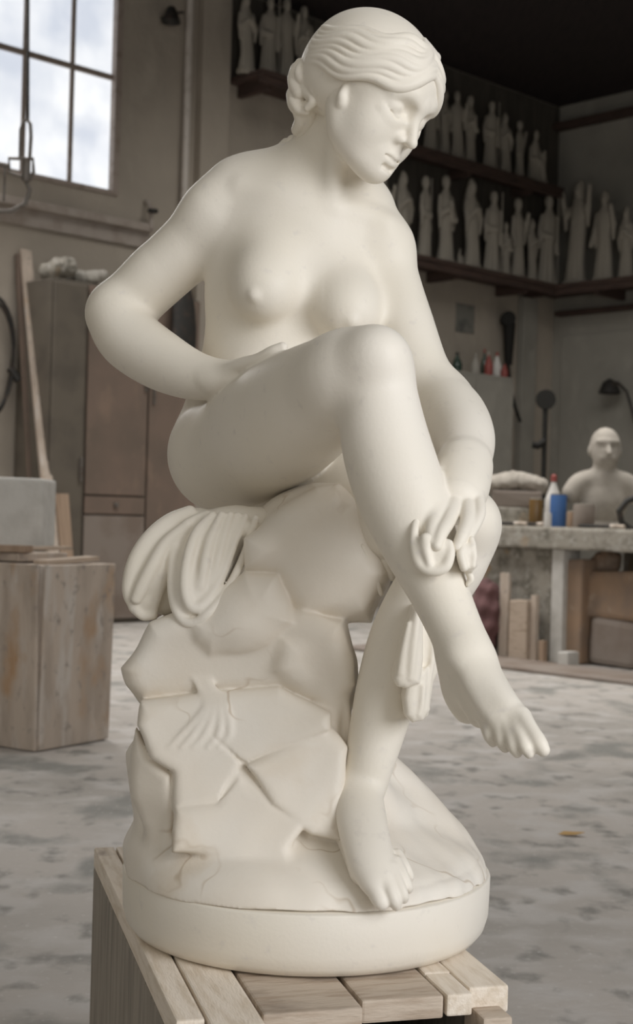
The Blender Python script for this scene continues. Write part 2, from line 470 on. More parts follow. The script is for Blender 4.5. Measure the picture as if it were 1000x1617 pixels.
cr = N.new('ShaderNodeValToRGB'); cr.color_ramp.elements[0].position = 0.35; cr.color_ramp.elements[0].color = (0.60, 0.65, 0.74, 1)
cr.color_ramp.elements[1].position = 0.62; cr.color_ramp.elements[1].color = (0.93, 0.95, 0.97, 1)
L_.new(nz.outputs['Fac'], cr.inputs[0]); L_.new(cr.outputs[0], bs.inputs['Emission Color']); bs.inputs['Emission Strength'].default_value = 1.0
m = MB(); lbox(m, WS0, WS1, WZ0, WZ1, -0.062, -0.055); pn = m.build('panes', mp_); pn.data.transform(win.matrix_world.inverted()); pn.parent = win
# ledge under the window, pipe, pilaster, posts, beam
m = MB(); lbox(m, -3.2, 0.14, 3.50, 3.57, 0, 0.10, 0.01); lbox(m, -3.2, 0.14, 3.36, 3.50, 0, 0.035); struct(m.build('trim_1', M_trim))
m = MB(); lbox(m, 0.66, 1.0, 0, CEIL, 0, 0.10, 0.01); struct(m.build('trim_2', M_wall))
m = MB(); m.tube([LP(0.50, 0.0, 0.07), LP(0.50, 3.0, 0.07), LP(0.51, CEIL, 0.07)], 0.035, 12)
pp = m.build('water_pipe', M_pipe, None, True); tag(pp, 'pale vertical pipe running up the left wall beside the window', 'pipe')
s, z = Bs(930, 210); m = MB(); bbox(m, 0, 9, z + 0.08, z + 0.16, 0, 0.16, 0.01); struct(m.build('trim_3', M_shelf))
s0, _ = Ls(828, 600); m = MB(); lbox(m, s0 - 0.16, s0 + 0.10, 0, 3.6, 0, 0.10, 0.01); struct(m.build('trim_4', M_wall2))
s, z = Bs(940, 492); m = MB(); bbox(m, 0.1, 6.0, z - 0.03, z + 0.03, 0, 0.12, 0.01); struct(m.build('trim_5', M_shelf))
s, z = Bs(930, 528); m = MB(); bbox(m, 0.15, 6.0, 0.9, z, 0, 0.02, 0.005); struct(m.build('trim_6', M_wall2))

M_shade_panel = mat('painted_shade_panel', (0.09, 0.08, 0.065), 0.9, noise=[(4, 5, (0.055, 0.048, 0.04), 0.4, 0.7, (6, 6, 0.5))])  # shade behind the shelf figures, put into the colour of added wall panels
m = MB(); lbox(m, 1.05, 2.75, 5.13, CEIL - 0.02, 0.0, 0.025); struct(m.build('shade_panel_1', M_shade_panel))
m = MB(); lbox(m, 2.3, CS - 0.02, 3.72, CEIL - 0.02, 0.0, 0.025); struct(m.build('shade_panel_2', M_shade_panel))
# ------------------------------------------------------------------ shelves of plaster figures
def shelf(name, label, boxfn, s0, s1, z, dep, brs):
    m = MB(); boxfn(m, s0, s1, z - 0.05, z, 0, dep, 0.006)
    boxfn(m, s0, s1, z - 0.12, z - 0.05, dep - 0.06, dep - 0.02, 0.004)
    o = m.build(name, M_shelf); tag(o, label, 'shelf'); ag = A_L if boxfn is lbox else A_B; oo = LP(s0, z) if boxfn is lbox else BP(s0, z); rebase(o, oo, ag)
    for b in brs:
        m = MB(); boxfn(m, b - 0.03, b + 0.03, z - 0.16, z - 0.05, 0, dep - 0.07, 0.004); bk_ = m.build('bracket', M_shelf); bk_.data.transform(o.matrix_world.inverted()); bk_.parent = o
    return o
SD = 0.62
shelf('wall_shelf', 'high dark wooden shelf on the left wall behind the head of the marble statue', lbox, 1.05, 2.75, 5.13, 0.5, (1.2, 2.4))
shelf('wall_shelf', 'middle dark shelf on the left wall, between the face and the room corner', lbox, 2.95, CS - 0.35, 4.90, 0.37, (3.2, 4.3, 5.4))
shelf('wall_shelf', 'lower dark shelf on the left wall, right of the raised shoulder', lbox, 2.3, CS - 0.62, 3.72, 0.5, (2.8, 4.0, 5.2))
shelf('wall_shelf', 'dark shelf along the back wall at the right edge', bbox, 0.0, 5.5, 3.72, 0.62, (1.0, 2.4, 3.8))

def saint(kind, hgt=1.0):
    """robed plaster figure, 1 m tall, origin at its base"""
    S = Sculpt(); r = random.Random(kind * 7 + 1)
    lean = r.uniform(-0.03, 0.03)
    if kind != 4:
        S.rbox((0, 0, 0.03), (0.15, 0.13, 0.03), 0.012, 0.01)
        S.chain([((0, 0, 0.06), 0.155), ((0.01, 0, 0.25), 0.125), ((lean, 0, 0.48), 0.12), ((lean, 0.0, 0.66), 0.13), ((lean, 0, 0.77), 0.085)], 0.03, n=(0, 1, 0), flat=0.8)
        S.chain([((lean, 0, 0.78), 0.04), ((lean, -0.01, 0.86), 0.042)], 0.02)
        S.ball((lean, -0.015, 0.91), (0.055, 0.065, 0.078), 0.012)
        S.ball((lean, -0.078, 0.90), (0.010, 0.014, 0.018), 0.008)
        if kind in (0, 3): S.chain([((lean, 0.02, 0.97), 0.05), ((lean - 0.02, 0.03, 0.86), 0.075), ((lean - 0.03, 0.03, 0.70), 0.11)], 0.02)
        else: S.ball((lean, 0.02, 0.92), (0.062, 0.062, 0.075), 0.01)
        for i in range(7):
            a = -1.3 + i * 0.43 + r.uniform(-0.1, 0.1)
            S.chain([((0.15 * math.sin(a), -0.125 * math.cos(a), 0.07), 0.022), ((0.12 * math.sin(a * 0.9), -0.10 * math.cos(a), 0.35), 0.016), ((0.09 * math.sin(a * 0.7), -0.10 * math.cos(a), 0.62), 0.010)], 0.02)
        sh = [(lean - 0.12, 0.0, 0.73), (lean + 0.12, 0.0, 0.73)]
        arms = {0: ([(-0.16, -0.04, 0.58), (-0.03, -0.14, 0.66)], [(0.16, -0.04, 0.58), (0.03, -0.14, 0.66)]),
                1: ([(-0.17, -0.02, 0.56), (-0.20, -0.10, 0.42)], [(0.17, -0.04, 0.62), (0.16, -0.12, 0.80)]),
                2: ([(-0.16, -0.05, 0.56), (0.02, -0.13, 0.52)], [(0.17, 0.0, 0.55), (0.18, -0.04, 0.38)]),
                3: ([(-0.22, -0.02, 0.72), (-0.27, -0.05, 0.90)], [(0.22, -0.02, 0.72), (0.27, -0.05, 0.92)]),
                5: ([(-0.16, -0.04, 0.56), (-0.08, -0.15, 0.60)], [(0.17, -0.02, 0.56), (0.12, -0.13, 0.50)])}[kind]
        for a, p in zip(sh, arms):
            S.chain([(a, 0.050), (p[0], 0.046), (p[1], 0.034)], 0.025)
            S.ball(p[1], 0.034, 0.01)
            S.chain([(p[0], 0.05), ((p[0][0], p[0][1] + 0.01, p[0][2] - 0.15), 0.025)], 0.02)
        if kind == 5: S.ball((0.0, -0.14, 0.66), (0.045, 0.045, 0.05), 0.01); S.chain([((0, -0.13, 0.60), 0.05), ((0.06, -0.12, 0.50), 0.04)], 0.01)
        if kind == 2: S.chain([((0.19, -0.05, 0.06), 0.012), ((0.18, -0.05, 0.98), 0.012)], 0.004)
    else:   # a seated group
        S.rbox((0, 0, 0.04), (0.24, 0.17, 0.04), 0.015, 0.01)
        S.chain([((-0.06, 0.02, 0.10), 0.15), ((-0.05, 0.02, 0.35), 0.13), ((-0.04, 0, 0.55), 0.10), ((-0.03, 0, 0.64), 0.06)], 0.03)
        S.ball((-0.02, -0.02, 0.75), (0.06, 0.065, 0.08), 0.012)
        S.chain([((-0.08, -0.02, 0.30), 0.09), ((0.05, -0.12, 0.32), 0.08), ((0.12, -0.14, 0.10), 0.08)], 0.02)
        S.chain([((0.04, 0, 0.54), 0.05), ((0.13, -0.05, 0.42), 0.045), ((0.18, -0.10, 0.50), 0.035)], 0.02)
        S.ball((0.19, -0.08, 0.42), (0.045, 0.045, 0.055), 0.01)
        S.chain([((0.19, -0.06, 0.36), 0.05), ((0.18, -0.05, 0.10), 0.07)], 0.02)
        S.chain([((-0.14, 0, 0.54), 0.05), ((-0.19, -0.06, 0.38), 0.045), ((-0.08, -0.12, 0.38), 0.035)], 0.02)
        for i in range(5):
            a = -1 + i * 0.5; S.chain([((-0.02 + 0.2 * math.sin(a), -0.16 * math.cos(a), 0.08), 0.02), ((-0.05 + 0.12 * math.sin(a), -0.12 * math.cos(a), 0.3), 0.015)], 0.015)
    o = S.mesh('plaster_figure', [(np.array((-0.34, -0.24, -0.02)), np.array((0.34, 0.22, 1.06)), 0.011)], M_plaster)
    return o
SAINTS = [saint(k) for k in range(6)]; used_s = [False] * 6
def put_saint(kind, loc, hgt, rz, label, group):
    if not used_s[kind]: o = SAINTS[kind]; used_s[kind] = True
    else: o = SAINTS[kind].copy(); COL.objects.link(o)
    o.location = loc; o.scale = (hgt * 0.68, hgt * 0.60, hgt); o.rotation_euler = (0, 0, rz)
    tag(o, label, 'plaster figure', group); return o
FACE_L = math.radians(44); FACE_B = math.radians(-46)   # figures look out of their wall
ORD = ['first', 'second', 'third', 'fourth', 'fifth', 'sixth', 'seventh', 'eighth', 'ninth', 'tenth', 'eleventh', 'twelfth', 'thirteenth']
LOOK = ['veiled praying', 'blessing robed', 'staff bearing robed', 'open armed veiled', 'seated group', 'child carrying robed']
# (pixel x, pixel y of its top, kind) on every shelf
def row(pxs, z, off, boxfn, rz, where, group):
    rnd = random.Random(len(pxs))
    for i, (px, top, kd) in enumerate(pxs):
        f = Ls if boxfn is lbox else Bs; P = LP if boxfn is lbox else BP
        s, zt = f(px, top, off)
        h = zt - z - (0.0)
        sc = h / {0: 1.02, 1: 1.0, 2: 1.0, 3: 1.02, 4: 0.84, 5: 1.0}[kd]
        put_saint(kd, P(s, z, off), sc, rz + rnd.uniform(-0.35, 0.35), '%s %s plaster figure, %s from the left on %s' % ('grey' if i % 1 == 0 else '', LOOK[kd], ORD[i], where), group)
row([(392, -10, 0), (426, -6, 2), (455, -4, 1), (482, 8, 5)], 5.13, 0.25, lbox, FACE_L, 'the shelf behind the head', 'plaster figures on the high shelf')
row([(682, 128, 2), (704, 140, 0), (724, 143, 1), (744, 150, 5), (776, 158, 2), (800, 178, 0), (822, 190, 1), (848, 205, 4)], 4.90, 0.20, lbox, FACE_L, 'the middle shelf', 'plaster figures on the middle shelf')
row([(608, 268, 1), (640, 270, 0), (672, 276, 2), (706, 276, 5), (748, 282, 0), (727, 392, 4), (779, 300, 2), (800, 350, 5), (820, 312, 1), (842, 345, 0), (866, 306, 2)], 3.72, 0.26, lbox, FACE_L, 'the lower shelf', 'plaster figures on the lower shelf')
row([(914, 284, 3), (958, 300, 1), (992, 325, 0)], 3.72, 0.33, bbox, FACE_B, 'the back wall shelf', 'plaster figures on the back wall shelf')
# ================================================================== things in the workshop
M_oldwood = mat('weathered_timber', (0.55, 0.46, 0.38), 0.85, noise=[(3, 6, (0.44, 0.365, 0.30), 0.42, 0.62, (4, 4, 1.2)), (6, 6, (0.60, 0.54, 0.48), 0.52, 0.7, (3, 3, 0.7)), (5, 5, (0.46, 0.30, 0.18), 0.58, 0.72, (1, 1, 0.6)), (26, 6, (0.33, 0.28, 0.24), 0.60, 0.72, (1, 1, 0.7))], bump=(30, 0.004, (4, 4, 0.4)))
M_palewood = mat('pale_offcut_wood', (0.48, 0.39, 0.31), 0.8, noise=[(8, 5, (0.36, 0.28, 0.21), 0.5, 0.68, (1, 5, 5))], bump=(40, 0.001))
M_plank = mat('pale_plank', (0.36, 0.26, 0.185), 0.8, noise=[(5, 5, (0.27, 0.19, 0.13), 0.45, 0.7, (9, 9, 0.5))])
M_brown = mat('rusty_brown_door', (0.19, 0.138, 0.108), 0.7, noise=[(2.2, 6, (0.15, 0.115, 0.09), 0.42, 0.65, (1, 1, 1)), (7, 6, (0.23, 0.165, 0.125), 0.56, 0.72, (1, 1, 0.5))])
M_greydoor = mat('grey_brown_metal', (0.135, 0.115, 0.09), 0.7, noise=[(4, 5, (0.10, 0.085, 0.068), 0.45, 0.7, (1, 1, 1))])
M_greylow = mat('dusty_grey_panel', (0.25, 0.21, 0.18), 0.8, noise=[(4, 6, (0.20, 0.155, 0.125), 0.45, 0.65, (1, 1, 1))])
M_block = mat('rough_white_stone', (0.60, 0.585, 0.55), 0.8, noise=[(14, 5, (0.52, 0.505, 0.47), 0.4, 0.7, (1, 1, 1))], bump=(60, 0.002))
M_cast = mat('plaster_bust_white', (0.40, 0.365, 0.32), 0.85, noise=[(12, 4, (0.33, 0.30, 0.26), 0.45, 0.7, (1, 1, 1))])
M_slab = mat('speckled_stone', (0.34, 0.315, 0.27), 0.9, noise=[(9, 8, (0.18, 0.165, 0.135), 0.42, 0.62, (1, 1, 1)), (22, 8, (0.40, 0.38, 0.34), 0.53, 0.68, (1, 1, 1)), (5, 6, (0.33, 0.24, 0.15), 0.60, 0.72, (1, 1, 1))], bump=(40, 0.006))
M_terra = mat('terracotta_clay', (0.33, 0.225, 0.15), 0.85, noise=[(5, 5, (0.25, 0.185, 0.14), 0.42, 0.62, (1, 1, 1)), (9, 5, (0.42, 0.33, 0.25), 0.58, 0.72, (1, 1, 1))])
M_wine = mat('wine_red_cloth', (0.15, 0.075, 0.075), 0.9, noise=[(6, 4, (0.09, 0.05, 0.05), 0.45, 0.7, (1, 1, 1))])
M_white = mat('white_plastic', (0.62, 0.60, 0.57), 0.4)
M_red = mat('red_plastic', (0.27, 0.06, 0.05), 0.5)
M_black = mat('black_paint', (0.018, 0.017, 0.015), 0.7, spec=0.2)
M_blue = mat('blue_label', (0.05, 0.13, 0.33), 0.5)
M_amber = mat('amber_glass', (0.17, 0.10, 0.035), 0.25)
M_green = mat('green_glass', (0.03, 0.055, 0.04), 0.25)
M_rag = mat('dusty_rag', (0.36, 0.34, 0.30), 0.95, noise=[(9, 4, (0.27, 0.25, 0.22), 0.45, 0.7, (1, 1, 1))])
M_paper = mat('faded_paper', (0.22, 0.215, 0.19), 0.9, noise=[(5, 3, (0.12, 0.12, 0.11), 0.5, 0.65, (1, 1, 1))])
M_leaf = mat('dry_leaf', (0.42, 0.26, 0.09), 0.8)
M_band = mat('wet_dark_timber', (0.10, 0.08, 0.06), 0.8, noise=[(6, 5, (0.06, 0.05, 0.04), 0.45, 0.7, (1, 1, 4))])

# ---- hoist tackle hanging in front of the window
Yh = 7.0
h = empty('hoist_hook', W(40, 262, Yh)); tag(h, 'steel hoist hook hanging in front of the window at the left edge', 'hook')
hz = W(40, 262, Yh)
def hp(px, py, dy=0.0): return W(px, py, Yh + dy) - hz
m = MB(); m.tube([hp(46, -1400 / 1.0), hp(44, 190)], 0.008, 8); m.build('cable', M_dark, h, True)
m = MB(); m.tube([hp(32, 248), hp(33, 205), hp(37, 192), hp(43, 189), hp(48, 196), hp(49, 215), hp(47, 248)], 0.009, 10); m.build('shackle', M_iron, h, True)
m = MB(); m.tube([hp(14, 250), hp(52, 251), hp(53, 272), hp(48, 284), hp(15, 272)], 0.0095, 8, True); m.tube([hp(42, 250, -0.03), hp(41, 286, -0.03)], 0.02, 10); m.build('pulley_frame', M_iron, h, True)
m = MB(); m.tube([hp(38, 280), hp(47, 300), hp(40, 322), hp(18, 334), (hp(-8, 334)), hp(-30, 318), hp(-36, 296)], [0.009, 0.011, 0.012, 0.012, 0.012, 0.010, 0.005], 10); m.build('hook', M_iron, h, True)
m = MB(); m.tube([hp(8, 262), hp(6, 318)], 0.006, 8); m.tube([hp(-6, 258), hp(14, 262)], 0.012, 8); m.build('latch', M_iron, h, True)

# ---- small fittings on the left wall
s, z = Ls(266, 26, 0.1)
o = empty('wall_lamp', LP(s, z, 0)); o.rotation_euler[2] = FACE_L; tag(o, 'small dark lamp bracket high on the left wall beside the pipe', 'lamp')
m = MB(); m.tube([(0, 0, 0), (0, -0.14, 0.02), (0.10, -0.2, 0.04)], 0.015, 8); m.build('arm', M_dark, o, True)
m = MB(); m.lathe([(0.03, 0.06), (0.05, 0.03), (0.09, -0.08), (0.085, -0.085), (0.03, 0.0)], (-0.03, -0.18, 0), 20); m.build('lamp_shade', M_dark, o, True)
s, z = Ls(233, 335, 0.05)
o = empty('pipe_valve', LP(s, z, 0)); o.rotation_euler[2] = FACE_L; tag(o, 'small dark tap on the left wall right of the window ledge', 'tap')
m = MB(); m.tube([(0, 0, 0.1), (0, -0.06, 0.09), (0.0, -0.10, 0.02), (0.01, -0.10, -0.16)], 0.02, 10); m.build('spout', M_trim, o, True)
m = MB(); m.lathe([(0.01, -0.02), (0.045, -0.015), (0.05, 0.0), (0.045, 0.015), (0.01, 0.02)], (0, -0.13, 0.0), 18); m.build('handle', M_dark, o, True)

# ---- tall cabinet with doors
def lo(px, py, o): s, z = Ls(px, py, o); return s, z
cd = 0.55
sA, _ = lo(78, 700, cd); sB, _ = lo(135, 700, cd); sC, _ = lo(233, 700, cd); sD, _ = lo(312, 700, cd)
_, zt = lo(180, 452, cd); _, z1 = lo(180, 782, cd); _, z2 = lo(180, 812, cd)
cab = empty('tall_cabinet', LP((sA + sD) / 2, 0, cd / 2)); cab.rotation_euler[2] = FACE_L + math.pi; bpy.context.view_layer.update()
cw = (sD - sA)
def cbox(mb, s0, s1, z0, z1_, o0, o1, bev=0.0):
    # local frame: x runs against the wall direction, y out of the wall
    a, b = -(s0 - (sA + sD) / 2), -(s1 - (sA + sD) / 2)
    return mb.box(((a + b) / 2, ((o0 + o1) / 2 - cd / 2), (z0 + z1_) / 2), (abs(a - b), abs(o1 - o0), abs(z1_ - z0)), None, bev)
tag(cab, 'tall brown and grey cabinet against the left wall behind the bent elbow', 'cabinet')
m = MB(); cbox(m, sA, sD, 0.0, zt, 0.02, cd - 0.03, 0.012); m.build('body', M_greydoor, cab)
m = MB(); cbox(m, sA + 0.01, sB - 0.015, 0.05, zt - 0.02, cd - 0.03, cd, 0.02); d_ = m.build('door', M_greydoor, cab)
m = MB(); cbox(m, sB - 0.06, sB - 0.035, 1.2, 1.4, cd, cd + 0.03, 0.004); m.build('handle', M_iron, d_)
m = MB(); cbox(m, sB + 0.01, sC - 0.01, z1, zt - 0.02, cd - 0.03, cd, 0.008); d_ = tag(m.build('door', M_brown, cab), 'reddish brown door panel')
m = MB(); cbox(m, sC - 0.05, sC - 0.03, 2.0, 2.12, cd, cd + 0.025, 0.004); m.build('hinge', M_iron, d_)
m = MB(); cbox(m, sB + 0.01, sC - 0.01, z2, z1 - 0.015, cd - 0.03, cd, 0.006); dr = tag(m.build('drawer', M_brown, cab), 'reddish brown drawer front')
m = MB(); cbox(m, (sB + sC) / 2 - 0.02, (sB + sC) / 2 + 0.02, (z1 + z2) / 2 - 0.02, (z1 + z2) / 2 + 0.02, cd, cd + 0.025, 0.006); m.build('knob', M_iron, dr)
m = MB(); cbox(m, sB + 0.01, sC - 0.01, 0.04, z2 - 0.015, cd - 0.03, cd, 0.006); tag(m.build('lower_panel', M_greylow, cab), 'dusty grey lower panel')
m = MB(); cbox(m, sC + 0.01, sD - 0.01, 0.04, zt - 0.02, cd - 0.03, cd, 0.008); d_ = tag(m.build('door', M_brown, cab), 'narrow brown door on the right')
m = MB(); cbox(m, sC + 0.04, sC + 0.06, 1.9, 2.05, cd, cd + 0.025, 0.004); m.build('hinge', M_iron, d_)

def lump(name, c, pts, r, material, label, cat, seed=0, group=None, h=0.012, amp=0.008):
    """soft irregular thing made of blended round cones; pts in its own space"""
    S = Sculpt(); S.chain(pts, 0.02)
    f = noise_fn(amp, 22, seed)
    P = np.array([p for p, _ in pts]); R_ = max(q for _, q in pts)
    lo_, hi_ = P.min(0) - R_ - 0.05, P.max(0) + R_ + 0.05
    S.add(lambda X, Y, Z: f(X, Y, Z), lo_, hi_, 0.01, 'disp')
    o = S.mesh(name, [(lo_, hi_, h)], material); o.location = c
    return tag(o, label, cat, group)
# things lying on the cabinet
s, z = lo(96, 440, 0.35); lump('stone_offcut', LP(s, zt + 0.09, 0.3), [((-0.07, 0, 0), 0.085), ((0.06, 0.03, 0.05), 0.09)], 0, M_slab, 'lumpy grey stone piece on the left end of the tall cabinet', 'stone', 3)
s, z = lo(138, 440, 0.35); lump('rag_bundle', LP(s, zt + 0.06, 0.35), [((-0.16, 0.1, 0.03), 0.06), ((0, 0, 0.0), 0.065), ((0.15, -0.1, 0.02), 0.045)], 0, M_rag, 'crumpled pale rag on top of the tall cabinet', 'rag', 4)
s, z = lo(290, 500, 0.65)
o = empty('work_jacket', LP(s, z, cd + 0.10)); tag(o, 'dark jacket hung on the cabinet, seen between the arm and waist of the statue', 'jacket')
Sj = Sculpt(); Sj.chain([((0, 0, 0.26), 0.05), ((0, 0, 0.12), 0.11), ((0.01, 0, -0.12), 0.13), ((0.0, 0, -0.32), 0.14)], 0.02, n=(LN[0], LN[1], 0), flat=0.4)
Sj.chain([((-0.09, 0.08, 0.14), 0.05), ((-0.13, 0.10, -0.1), 0.04), ((-0.12, 0.1, -0.25), 0.035)], 0.01)
Sj.mesh('cloth_body', [(np.array((-0.3, -0.3, -0.5)), np.array((0.3, 0.3, 0.36)), 0.012)], M_dark, o)
m = MB(); m.tube([(0, 0, 0.30), (0.0, 0, 0.36), (-LN[0] * 0.05, -LN[1] * 0.05, 0.38)], 0.008, 6); m.build('hanger_hook', M_iron, o, True)

# ---- cable loop at the left edge
s, z = Ls(-12, 560, 0.06)
pts = [LP(s + 0.20 * math.cos(a), z + 0.50 * math.sin(a), 0.06 + 0.02 * math.sin(3 * a)) for a in [2 * math.pi * k / 28 for k in range(28)]]
m = MB(); m.tube(pts, 0.016, 8, True); pts2 = [LP(s - 0.03 + 0.21 * math.cos(a), z - 0.02 + 0.46 * math.sin(a), 0.10) for a in [2 * math.pi * k / 28 for k in range(28)]]
m.tube(pts2, 0.014, 8, True); m.tube([LP(s - 0.2, z + 0.42, 0.0), LP(s - 0.02, z + 0.49, 0.14)], 0.018, 8); m.tube([LP(s + 0.16, z - 0.1, 0.08), LP(s + 0.22, z - 0.2, 0.12)], 0.035, 8)
tag(rebase(m.build('hose_coil', M_dark, None, True), LP(s, z), A_L), 'dark hose coil hanging on the wall at the left edge', 'hose')

# ---- planks leaning on the wall
def plank(px0, py0, o0, px1, o1, w, t, material, label):
    s, z = Ls(px0, py0, o0); top = Vector(LP(s, z, o0))
    sb_, _ = Ls(px1, 985, o1); base = Vector(LP(sb_, 0.0, o1))
    ax = top - base; L_ = ax.length; zax = ax.normalized(); xax = Vector(LD); xax = (xax - zax * xax.dot(zax)).normalized(); yax = zax.cross(xax)
    m = MB(); m.box((0, 0, L_ / 2), (w, t, L_), None, 0.003)
    o = m.build('plank', material); o.matrix_world = Matrix.Translation(base) @ Matrix((xax, yax, zax)).transposed().to_4x4()
    return tag(o, label, 'plank')
plank(40, 395, 0.04, 95, 0.85, 0.10, 0.035, M_oldwood, 'long pale plank leaning on the left wall beside the white block')
plank(30, 402, 0.03, 62, 0.45, 0.07, 0.03, M_brown, 'dark brown plank leaning behind the long pale plank')
plank(97, 780, 0.60, 113, 0.80, 0.12, 0.035, M_plank, 'short pale board standing right of the long leaning plank')

# ---- big timber box and the white block on it
Yb = 5.9
fc = W(57, 1187, 1.0); k_ = 1.0 / (1.0 - fc[2]); FB = np.array((0, 0, 1.0)) + (fc - np.array((0, 0, 1.0))) * k_; FB[2] = 0
def fl(px, py):
    d = W(px, py, 1.0) - np.array((0, 0, 1.0)); return np.array((0, 0, 1.0)) + d * (1.0 / -d[2])
R1 = fl(165, 1168); Lf = fl(0, 1165)
ux = (R1 - FB); wR = np.linalg.norm(ux); ux /= wR
uy = np.array((-ux[1], ux[0], 0))
tz = W(70, 893, FB[1])[2]
ang = math.atan2(ux[1], ux[0])
tb = empty('timber_crate', (FB + ux * wR / 2 + uy * 0.45)); tb.rotation_euler[2] = ang
tag(tb, 'tall weathered timber crate on the floor at the left, below the white block', 'crate')
lx = wR / 2
m = MB(); m.frustum_box((0, 0, 0), (wR, 0.9), (wR + 0.035, 0.93), tz, None)
m.build('body', M_oldwood, tb)
# boards wrapped round the crate: front boards and side boards with visible joints
for y0, y1, t_ in ((-0.462, -0.14, 0.018), (-0.13, 0.19, 0.014), (0.20, 0.46, 0.018)):
    m = MB(); m.box((-lx - 0.022, (y0 + y1) / 2, tz / 2 + 0.004), (t_, y1 - y0, tz), Matrix.Rotation(-0.022, 3, 'Y'), 0.004); m.build('side_board', M_oldwood, tb)
m = MB(); m.box((0, -0.468, tz / 2 + 0.004), (wR + 0.01, 0.018, tz - 0.004), Matrix.Rotation(0.02, 3, 'X'), 0.005); m.build('front_board', M_oldwood, tb)
m = MB(); m.box((-0.03, 0.02, tz + 0.025), (wR - 0.12, 0.62, 0.035), None, 0.005); m.build('lid', M_oldwood, tb)
tb_m = Matrix.Translation(FB + ux * wR / 2 + uy * 0.45) @ Matrix.Rotation(ang, 4, 'Z')
def onbox(x, y, z): return np.array(tb_m @ Vector((x, y, z)))
for i, (x, y, z, sx, sy, sz, rz, lb) in enumerate(((0.03, -0.37, tz + 0.014, 0.36, 0.07, 0.02, 0.10, 'pale wedge lying nearest on the left timber crate'),
                                     (0.09, -0.14, tz + 0.057, 0.34, 0.06, 0.016, -0.12, 'thin pale splinter board lying across the crate lid'),
                                     (-0.16, -0.2, tz + 0.0595, 0.12, 0.20, 0.03, 0.5, 'short orange wood chock on the left of the crate lid'))):
    m = MB(); m.box((0, 0, 0), (sx, sy, sz), Matrix.Rotation(0.03 * (i - 1), 3, 'Y'), 0.003)
    o = m.build('wood_wedge', M_palewood if i < 2 else M_plank); o.location = onbox(x, y, z); o.rotation_euler[2] = ang + rz
    tag(o, lb, 'wood offcut', 'offcuts on the timber crate')
Yw = 6.25; zb = tz + 0.05
wt = W(66, 755, Yw)[2]; wx1 = W(68, 800, Yw)[0]
m = MB(); m.box((wx1 - 0.21, Yw + 0.16, (zb + wt) / 2), (0.42, 0.32, wt - zb), Matrix.Rotation(0.0, 3, 'Z'), 0.014, 0.004, 5)
ob = m.build('stone_block', M_block, None, False); tag(ob, 'squared rough white stone block standing on the timber crate', 'stone block')

# ---- workbench of stone slab on block legs
P0 = fl(885, 1048); P0[2] = 0
e_ = LN; f_ = LD                    # along the bench, towards its back
angB = math.atan2(e_[1], e_[0])
WB = empty('stone_workbench', P0); WB.rotation_euler[2] = angB; tag(WB, 'massive stone slab workbench in the right background carrying the plaster bust', 'workbench')
BT = W(886, 833, P0[1])[2]
m = MB(); m.box((0.15, 0.50, BT - 0.075), (2.5, 1.15, 0.15), None, 0.02, 0.003, 3); m.build('slab_top', M_slab, WB)
m = MB(); m.box((-0.045, 0.10, (BT - 0.15) / 2), (0.10, 0.20, BT - 0.15), None, 0.01); m.build('leg', M_block, WB)
m = MB(); m.box((-0.58, 0.16, (BT - 0.15) / 2), (0.95, 0.22, BT - 0.15), None, 0.02, 0.01, 4); m.build('side_slab', M_slab, WB)
m = MB(); m.box((1.05, 0.45, (BT - 0.15) / 2), (0.22, 0.8, BT - 0.15), None, 0.02); m.build('leg', M_slab, WB)
m = MB(); m.box((0.45, 0.98, (BT - 0.15) / 2), (1.2, 0.06, BT - 0.15), None, 0.01); m.build('back_slab', M_slab, WB)
def bp(x, y, z): return P0 + e_ * x + f_ * y + np.array((0, 0, z + (0.003 if z > 0.5 else 0.0)))
def bench_x(px, y):     # position along the bench whose view ray passes pixel column px
    d = W(px, 830, 1.0); lo_, hi_ = -3.0, 3.0
    for _ in range(40):
        mid = (lo_ + hi_) / 2; q = bp(mid, y, 0)
        if q[0] / q[1] < d[0]: lo_ = mid
        else: hi_ = mid
    return mid
# plaster bust
x = bench_x(952, 0.52); q = bp(x, 0.52, BT); sc = q[1] / FPX
bu = empty('plaster_bust', q); tag(bu, 'plaster bust of a bald man on the workbench at the right edge', 'bust')
S = Sculpt(); hgt = 160 * sc
def u_(a): return a * hgt
S.chain([((0, 0, u_(0.02)), u_(0.16)), ((0, 0, u_(0.14)), u_(0.17)), ((0, 0, u_(0.26)), u_(0.24)), ((0, 0, u_(0.38)), u_(0.20))], 0.03, n=(0.0, 1, 0), flat=0.62)
for sg in (-1, 1): S.chain([((0, 0, u_(0.50)), u_(0.10)), ((sg * u_(0.22), 0, u_(0.44)), u_(0.105)), ((sg * u_(0.31), 0, u_(0.34)), u_(0.10))], 0.04)
S.chain([((0, 0, u_(0.45)), u_(0.12)), ((0, -0.01, u_(0.62)), u_(0.11))], 0.03)
S.ball((0, -0.01, u_(0.80)), (u_(0.150), u_(0.18), u_(0.19)), 0.02); S.ball((0, -0.05, u_(0.70)), (u_(0.12), u_(0.12), u_(0.12)), 0.03)
S.chain([((0, -u_(0.195), u_(0.80)), u_(0.018)), ((0, -u_(0.235), u_(0.73)), u_(0.028))], 0.02)
for sg in (-1, 1):
    S.ball((sg * u_(0.06), -u_(0.20), u_(0.80)), u_(0.030), 0.02, 'sub'); S.ball((sg * u_(0.148), 0, u_(0.76)), (u_(0.02), u_(0.035), u_(0.05)), 0.01)
    S.chain([((sg * u_(0.02), -u_(0.185), u_(0.845)), u_(0.012)), ((sg * u_(0.10), -u_(0.150), u_(0.845)), u_(0.012))], 0.03)
